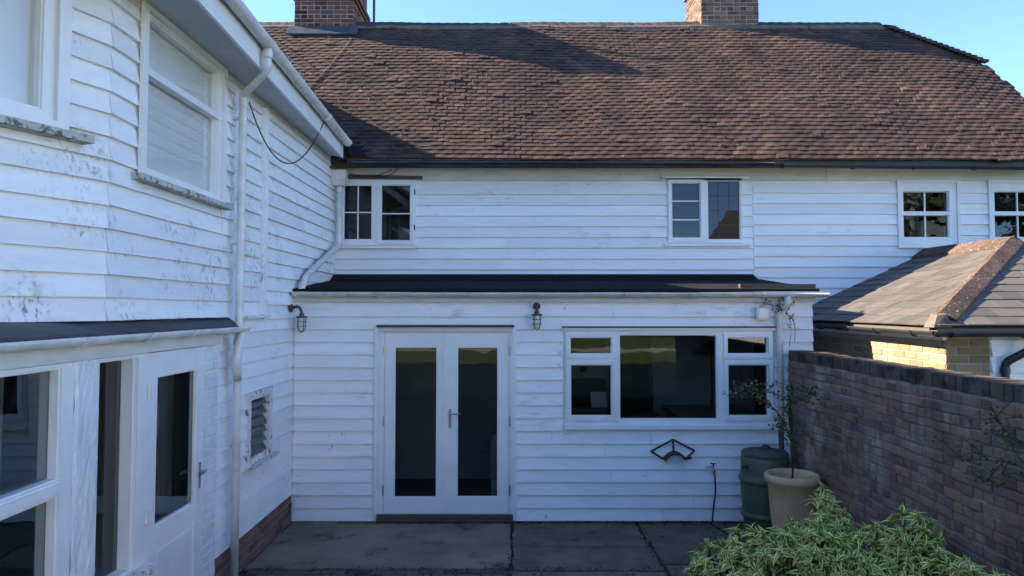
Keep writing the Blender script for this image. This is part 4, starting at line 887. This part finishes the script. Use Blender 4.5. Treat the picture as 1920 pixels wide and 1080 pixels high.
# hose hanger
hz = lambda px, py: at(px, py, 8.545)
hh = MB()
A, B, Cc, Dd, E_ = hz(1262, 824), hz(1221, 846), hz(1244, 861), hz(1302, 845), hz(1285, 861)
for a, b in ((A, B), (B, Cc), (A, Dd), (Dd, E_), (A, hz(1263, 848)), (E_, hz(1297, 858))): hh.tube([a, b], .011, 8)
hh.tube(arc(Cc, hz(1263, 834), E_, 8), .014, 8)
for q in (B, Dd): hh.tube([q, q + Vector((0, .035, 0))], .009, 8)
cc = hz(1263, 850)
arcp = arc(Cc, hz(1263, 834), E_, 8)
for k in range(8): hh.quad(arcp[k], arcp[k + 1], arcp[k + 1] + Vector((0, -.11, -.012)), arcp[k] + Vector((0, -.11, -.012)))
for k in range(8): hh.quad(arcp[k] + Vector((0, 0, .006)), arcp[k] + Vector((0, -.11, -.006)), arcp[k + 1] + Vector((0, -.11, -.006)), arcp[k + 1] + Vector((0, 0, .006)))
tag(hh.build("hose_hanger", "iron"), "empty dark iron hose hanger on boards below the kitchen window", "hose hanger")
t = thing("garden_tap", "outdoor tap with orange hose connector low on the boards", "tap", (2.25, 8.57, .55))
p = at(1336, 876, 8.53)
mb = MB(); mb.tube([(p.x, 8.575, p.z), (p.x, 8.50, p.z), (p.x, 8.475, p.z - .03)], .012, 8); mb.tube([(p.x - .085, 8.51, p.z + .004), (p.x, 8.51, p.z)], .009, 8); mb.build("spout", "steel", t)
mb = MB(); mb.tube([(p.x, 8.50, p.z), (p.x + .003, 8.50, p.z + .05)], .008, 8); mb.tube([(p.x - .03, 8.5, p.z + .05), (p.x + .03, 8.5, p.z + .045)], .007, 6); mb.build("handle", "black_plastic", t)
mb = MB(); mb.tube([(p.x, 8.475, p.z - .03), (p.x + .01, 8.475, p.z - .085)], [.017, .014], 10); mb.build("connector", "orange_plastic", t)
hp_ = [Vector((p.x + .01, 8.475, p.z - .085)), Vector((p.x + .012, 8.47, .36)), Vector((p.x - .02, 8.45, .16)), Vector((p.x - .03, 8.42, .03)), Vector((p.x + .0, 8.30, .012)), Vector((p.x + .06, 8.05, .012)), Vector((p.x + .05, 7.85, .012)), Vector((p.x - .07, 7.72, .012)), Vector((p.x + .3, 7.55, .012))]
def smooth(pts, n=6):
    out = []
    for i in range(len(pts) - 1):
        p0, p1, p2, p3 = pts[max(i - 1, 0)], pts[i], pts[i + 1], pts[min(i + 2, len(pts) - 1)]
        for k in range(n):
            u = k / n; out.append(.5 * ((2 * p1) + (p2 - p0) * u + (2 * p0 - 5 * p1 + 4 * p2 - p3) * u * u + (3 * p1 - p0 - 3 * p2 + p3) * u ** 3))
    return out + [pts[-1]]
mb = MB(); mb.tube(smooth(hp_), .0105, 8); tag(mb.build("garden_hose", "hose_rubber", None, True), "dark garden hose hanging from the tap onto the paving", "hose")

# water butt
bx, by = 2.70, 8.14
t = thing("water_butt", "dark green ribbed plastic water butt with dusty lid under the downpipe", "water butt", (bx, by, 0))
mb = MB(); mb.lathe([(0, 0), (.205, 0), (.215, .02), (.232, .175), (.234, .18), (.254, .195), (.256, .215), (.254, .235), (.237, .25), (.239, .255), (.252, .44), (.254, .55), (.255, .555), (.275, .57), (.277, .59), (.275, .61), (.256, .625), (.254, .63), (.252, .70), (.25, .80), (.238, .835), (0, .84)], (bx, by, 0), 40); mb.build("barrel", "green_plastic", t, True)
mb = MB(); mb.lathe([(.243, .836), (.247, .862), (.225, .885), (.12, .905), (0, .912)], (bx, by, 0), 36); ld = mb.build("lid", "dusty_lid", t, True)
mb = MB(); mb.tube(arc((bx - .06, by - .03, .905), (bx, by - .03, .985), (bx + .06, by - .03, .905), 8), .013, 8); mb.build("lid_handle", "dusty_lid", ld, True)
mb = MB(); mb.tube([(bx - .22, by - .11, .735), (bx - .27, by - .14, .735)], .018, 10); mb.build("overflow_port", "black_plastic", t)
# terracotta pot with shrub
qx, qy = 2.80, 7.62
t = thing("plant_pot", "large buff clay pot with rolled rim in front of the water butt", "pot", (qx, qy, 0))
mb = MB(); mb.lathe([(0, 0), (.175, 0), (.18, .02), (.215, .38), (.238, .66), (.262, .675), (.272, .70), (.270, .735), (.255, .755), (.235, .75), (.225, .70), (.20, .4)], (qx, qy, 0), 44); mb.build("body", "pot_clay", t, True)
mb = MB(); mb.lathe([(0, .665), (.228, .655)], (qx, qy, 0), 24); mb.build("compost", "soil", t)
def leaf_quads(mb, p, n, size, spread, droop=.3):
    for _ in range(n):
        d = Vector((ru(-1, 1), ru(-1, 1), ru(-.5, .9))).normalized(); s = size * ru(.6, 1.3); c = p + Vector((ru(-1, 1), ru(-1, 1), ru(-1, 1))) * spread
        w_ = d.cross(Vector((ru(-1, 1), ru(-1, 1), ru(-1, 1)))).normalized() * s * .32
        mb.quad(c, c + d * s * .45 + w_, c + d * s, c + d * s * .45 - w_)
def twiggy(name, label, cat, base, tips, leafm, ln, lsize, r0=.012, group=None, bark="bark", spread=.03, root=None):
    t = thing(name, label, cat, base, group); tw = MB(); lf = MB()
    for path in tips:
        pts = smooth([Vector(q) for q in path], 5); N = len(pts)
        tw.tube(pts, [max(.002, r0 * (1 - .8 * i / N)) for i in range(N)], 5)
        for i in range(2 + N // 5, N): leaf_quads(lf, pts[i], ln, lsize, spread)
        for k in range(5):
            i = random.randrange(N // 2, N); e = pts[i] + Vector((ru(-.16, .16), ru(-.12, .05), ru(-.04, .16)))
            tw.tube([pts[i], (pts[i] + e) / 2 + Vector((0, 0, .012)), e], [.004, .003, .0015], 4)
            for f_ in (.45, .7, .9, 1): leaf_quads(lf, pts[i].lerp(e, f_), ln, lsize, spread)
    tw.build("stems", bark, t); kind(lf.build("foliage", leafm, t), "stuff"); return t
b0 = (qx, qy, .66)
S_ = lambda px, py, Y: at(px, py, Y)
stem = [b0, (qx + .01, qy, 1.05), (qx - .01, qy + .02, 1.45)]
twiggy("potted_shrub", "spindly small leaved shrub growing from the buff clay pot", "shrub", (qx, qy, .66),
       [stem + [S_(1440, 735, qy), S_(1400, 735, qy - .1), S_(1362, 742, qy - .1)], stem[:2] + [S_(1455, 770, qy), S_(1415, 745, qy), S_(1395, 720, qy)],
        stem + [S_(1505, 745, qy), S_(1530, 738, qy)], stem + [S_(1520, 755, qy), S_(1580, 765, qy - .2)], stem[:2] + [S_(1465, 800, qy), S_(1470, 830, qy + .1)], stem + [S_(1478, 722, qy)]], "olive_leaf", 4, .036, .009)
twiggy("dead_vine", "withered brown vine clinging round the top of the white downpipe", "vine", (3.0, 8.5, 2.2),
       [[S_(1480, 650, 8.47), S_(1483, 610, 8.47), S_(1470, 580, 8.47), S_(1425, 566, 8.5)], [S_(1490, 640, 8.5), S_(1487, 600, 8.46), S_(1450, 575, 8.5)]], "dead_leaf", 2, .028, .004)
twiggy("wall_creeper", "sparse green creeper sprays reaching over the brick wall at the right edge", "climbing plant", (3.05, 4.6, .9),
       [[atX(1960, 920, 3.08), atX(1915, 890, 3.06), atX(1880, 890, 3.0), atX(1845, 905, 2.98)], [atX(1960, 905, 3.08), atX(1900, 870, 3.04), atX(1840, 862, 3.0), atX(1800, 858, 2.98)], [atX(1950, 860, 3.08), atX(1900, 820, 3.05), atX(1865, 785, 3.02)], [atX(1950, 900, 3.08), atX(1905, 850, 3.0), atX(1890, 810, 3.0)]], "olive_leaf", 3, .028, .005)

# ================================================================== VARIEGATED SHRUB (front right)
def leaf_mesh(curl):
    mb = MB(); n = 5; prof = [.12, .75, 1.0, .8, .42, .0]; L, w_ = .086, .0165
    for k in range(n + 1):
        t = k / n; y = L * t; z = .012 * math.sin(t * 2.2) - curl * t * t * L
        ww = w_ * prof[k]
        for a, dz in ((-1, .006), (-.55, .002), (0, -.002), (.55, .002), (1, .006)): mb.v.append(Vector((a * ww, y, z + dz * prof[k])))
    for k in range(n):
        for i in range(4): a = 5 * k + i; mb.f.append((a, a + 1, a + 6, a + 5)); mb.mi.append(1 if i in (0, 3) else 0)
    me = bpy.data.meshes.new("leaf"); me.from_pydata(mb.v, [], mb.f); me.materials.append(M["leaf_green"]); me.materials.append(M["leaf_cream"])
    me.polygons.foreach_set("material_index", mb.mi); me.polygons.foreach_set("use_smooth", [True] * len(me.polygons)); me.update(); return me
lms = [leaf_mesh(c) for c in (.2, .5, .8, 1.15)]
bush = thing("variegated_shrub", "low bushy shrub with narrow green leaves edged in cream before the brick wall", "shrub", (2.4, 5.5, 0))
mounds = [((1.76, 5.70), .46, .70), ((2.10, 5.55), .50, .80), ((2.42, 5.80), .40, .86), ((2.42, 5.96), .13, 1.07), ((2.60, 5.45), .45, .82), ((2.80, 5.35), .30, .98), ((2.78, 4.95), .36, .80), ((2.84, 4.6), .28, .86), ((2.86, 4.45), .22, .88), ((2.2, 5.15), .5, .62), ((2.55, 4.8), .4, .66)]
leaves = []; stems = MB()
for (mx_, my_), mr_, mh in mounds:
    nr = int(125 * (mr_ / .45) ** 2) + 4
    for k in range(nr):
        a = ru(0, 6.283); q = math.sqrt(rnd()); rr = mr_ * q
        top = mh * (1 - .42 * q ** 2.2) + ru(-.09, .045) - (ru(0, .25) if rnd() < .35 else 0)
        c = Vector((mx_ + rr * math.cos(a), my_ + rr * math.sin(a), max(.12, top)))
        if c.x > 3.04: continue
        up = Vector((math.cos(a) * q * .7 + ru(-.2, .2), math.sin(a) * q * .7 + ru(-.2, .2) - .15, 1)).normalized()
        qb = up.to_track_quat('Z', 'Y'); n = random.randint(11, 16); ph = ru(0, 6.28)
        stems.tube([Vector((mx_ + rr * .4 * math.cos(a), my_ + rr * .4 * math.sin(a), .02)), c - up * .12, c], [.006, .004, .003], 4)
        for i in range(n):
            el = R(8 + 64 * (i / n) ** 1.2 + ru(-8, 8)); az = ph + i * 2.4; sc = ru(.5, 1.25) * (1 - .3 * i / n)
            rot = qb.to_matrix().to_4x4() @ Matrix.Rotation(az, 4, 'Z') @ Matrix.Rotation(el, 4, 'X') @ Matrix.Rotation(ru(-.5, .5), 4, 'Y')
            leaves.append((random.choice(lms), Matrix.Translation(c - up * .035 * (1 - i / n)) @ rot @ Matrix.Diagonal((sc * ru(.9, 1.2), sc, sc, 1)), c))
stems.build("stems", "bark", bush)
leaves.sort(key=lambda q: -(q[2].z - .12 * abs(q[2].y - 5.0)))
for me, mx_, _ in leaves[:300]:
    l_, r_, s_ = mx_.decompose(); link("leaf", me, l_, bush, r_.to_euler(), s_)
join_instances([(a, b) for a, b, _ in leaves[300:]], "foliage", ["leaf_green", "leaf_cream"], bush)

# ================================================================== GARDEN BEHIND THE CAMERA (seen in the panes)
def tree_mesh(seed, h, r):
    random.seed(seed); lf = MB()
    cl = [(Vector((ru(-1, 1) * r * .7, ru(-1, 1) * r * .7, h * ru(.35, .92))), r * ru(.28, .5)) for _ in range(22)]
    for c, rr in cl:
        for _ in range(150):
            d = Vector((ru(-1, 1), ru(-1, 1), ru(-1, 1))).normalized() * rr * ru(.6, 1); leaf_quads(lf, c + d, 1, .28, .05)
    return lf
tt = [((-11, -33), 8.5, 3.2, "broad green tree at the far left of the garden behind"), ((-3, -36), 7.5, 3.0, "round green tree in the middle of the garden behind"), ((5.5, -31), 8.5, 2.8, "tall green tree standing left of the gabled house behind"), ((20, -28), 9, 3.2, "large green tree at the right of the garden behind"), ((27, -36), 11, 4.2, "tallest green tree behind the gabled house"), ((12.6, .6), 6.5, 2.0, "leafy green tree before the gable end of the white house behind")]
for i, (xy, h, r, lb) in enumerate(tt):
    t = thing("garden_tree", lb, "tree", (*xy, .75), "trees in the garden behind"); lf = tree_mesh(40 + i, h, r)
    for v_ in lf.v: v_ += Vector((*xy, .75))
    kind(lf.build("crown", "tree_leaf", t), "stuff"); mb = MB(); mb.tube([(*xy, .75), (xy[0] + .1, xy[1], .75 + h * .35), (xy[0], xy[1] + .1, .75 + h * .75)], [.22, .16, .06], 8); mb.build("trunk", "bark", t)
lf = MB()
for k in range(9000): leaf_quads(lf, Vector((ru(-12, 20), ru(-29.2, -28), .75 + 2.6 * rnd())), 1, .25, .05)
hd = thing("hedge", "long clipped green hedge across the far end of the garden behind", "hedge", (4, -28.6, .75)); kind(lf.build("foliage", "tree_leaf", hd), "stuff")
nb = thing("gabled_house", "gabled house with tiled roof in the garden behind, its long white side added to bounce sunlight", "house", (12.1, -12, 0))  # gable mirrored in a pane; long white side added to bounce sunlight onto the walls
mb = MB(); mb.prism([(9.6, -3, .0), (14.6, -3, .0), (14.6, -3, 5.0), (12.1, -3, 7.6), (9.6, -3, 5.0)], (0, -18, 0)); nw = mb.build("wall", "white_board", nb)
for s_ in (-1, 1):
    mb = MB(); mb.hexa([(12.1, -2.9, 7.65), (12.1 + s_ * 2.8, -2.9, 4.75), (12.1 + s_ * 2.8, -21.2, 4.75), (12.1, -21.2, 7.65), (12.1, -2.9, 7.8), (12.1 + s_ * 2.8, -2.9, 4.9), (12.1 + s_ * 2.8, -21.2, 4.9), (12.1, -21.2, 7.8)]); mb.build("roof", "slate", nb)
    mb = MB(); mb.hexa([(12.1, -2.86, 7.5), (12.1 + s_ * 2.85, -2.86, 4.55), (12.1 + s_ * 2.85, -2.9, 4.55), (12.1, -2.9, 7.5), (12.1, -2.86, 7.82), (12.1 + s_ * 2.85, -2.86, 4.87), (12.1 + s_ * 2.85, -2.9, 4.87), (12.1, -2.9, 7.82)]); mb.build("bargeboard", "white_joinery", nb)
SN = Plane((9.6, 0), (0, 1), (-1, 0))
for y_ in (-18, -13, -8): window(SN, nb, (y_, y_ + 1.2, 3.4, 4.5), [(y_ + .08, y_ + .57, 3.48, 4.42), (y_ + .63, y_ + 1.12, 3.48, 4.42)], depth=(.0, .06), gd=.03)
NP = Plane((0, -3), (1, 0), (0, 1)); window(NP, nb, (11.3, 12.9, 4.2, 5.4), [(11.4, 12.05, 4.3, 5.3), (12.15, 12.8, 4.3, 5.3)], depth=(.0, .06), gd=.03)
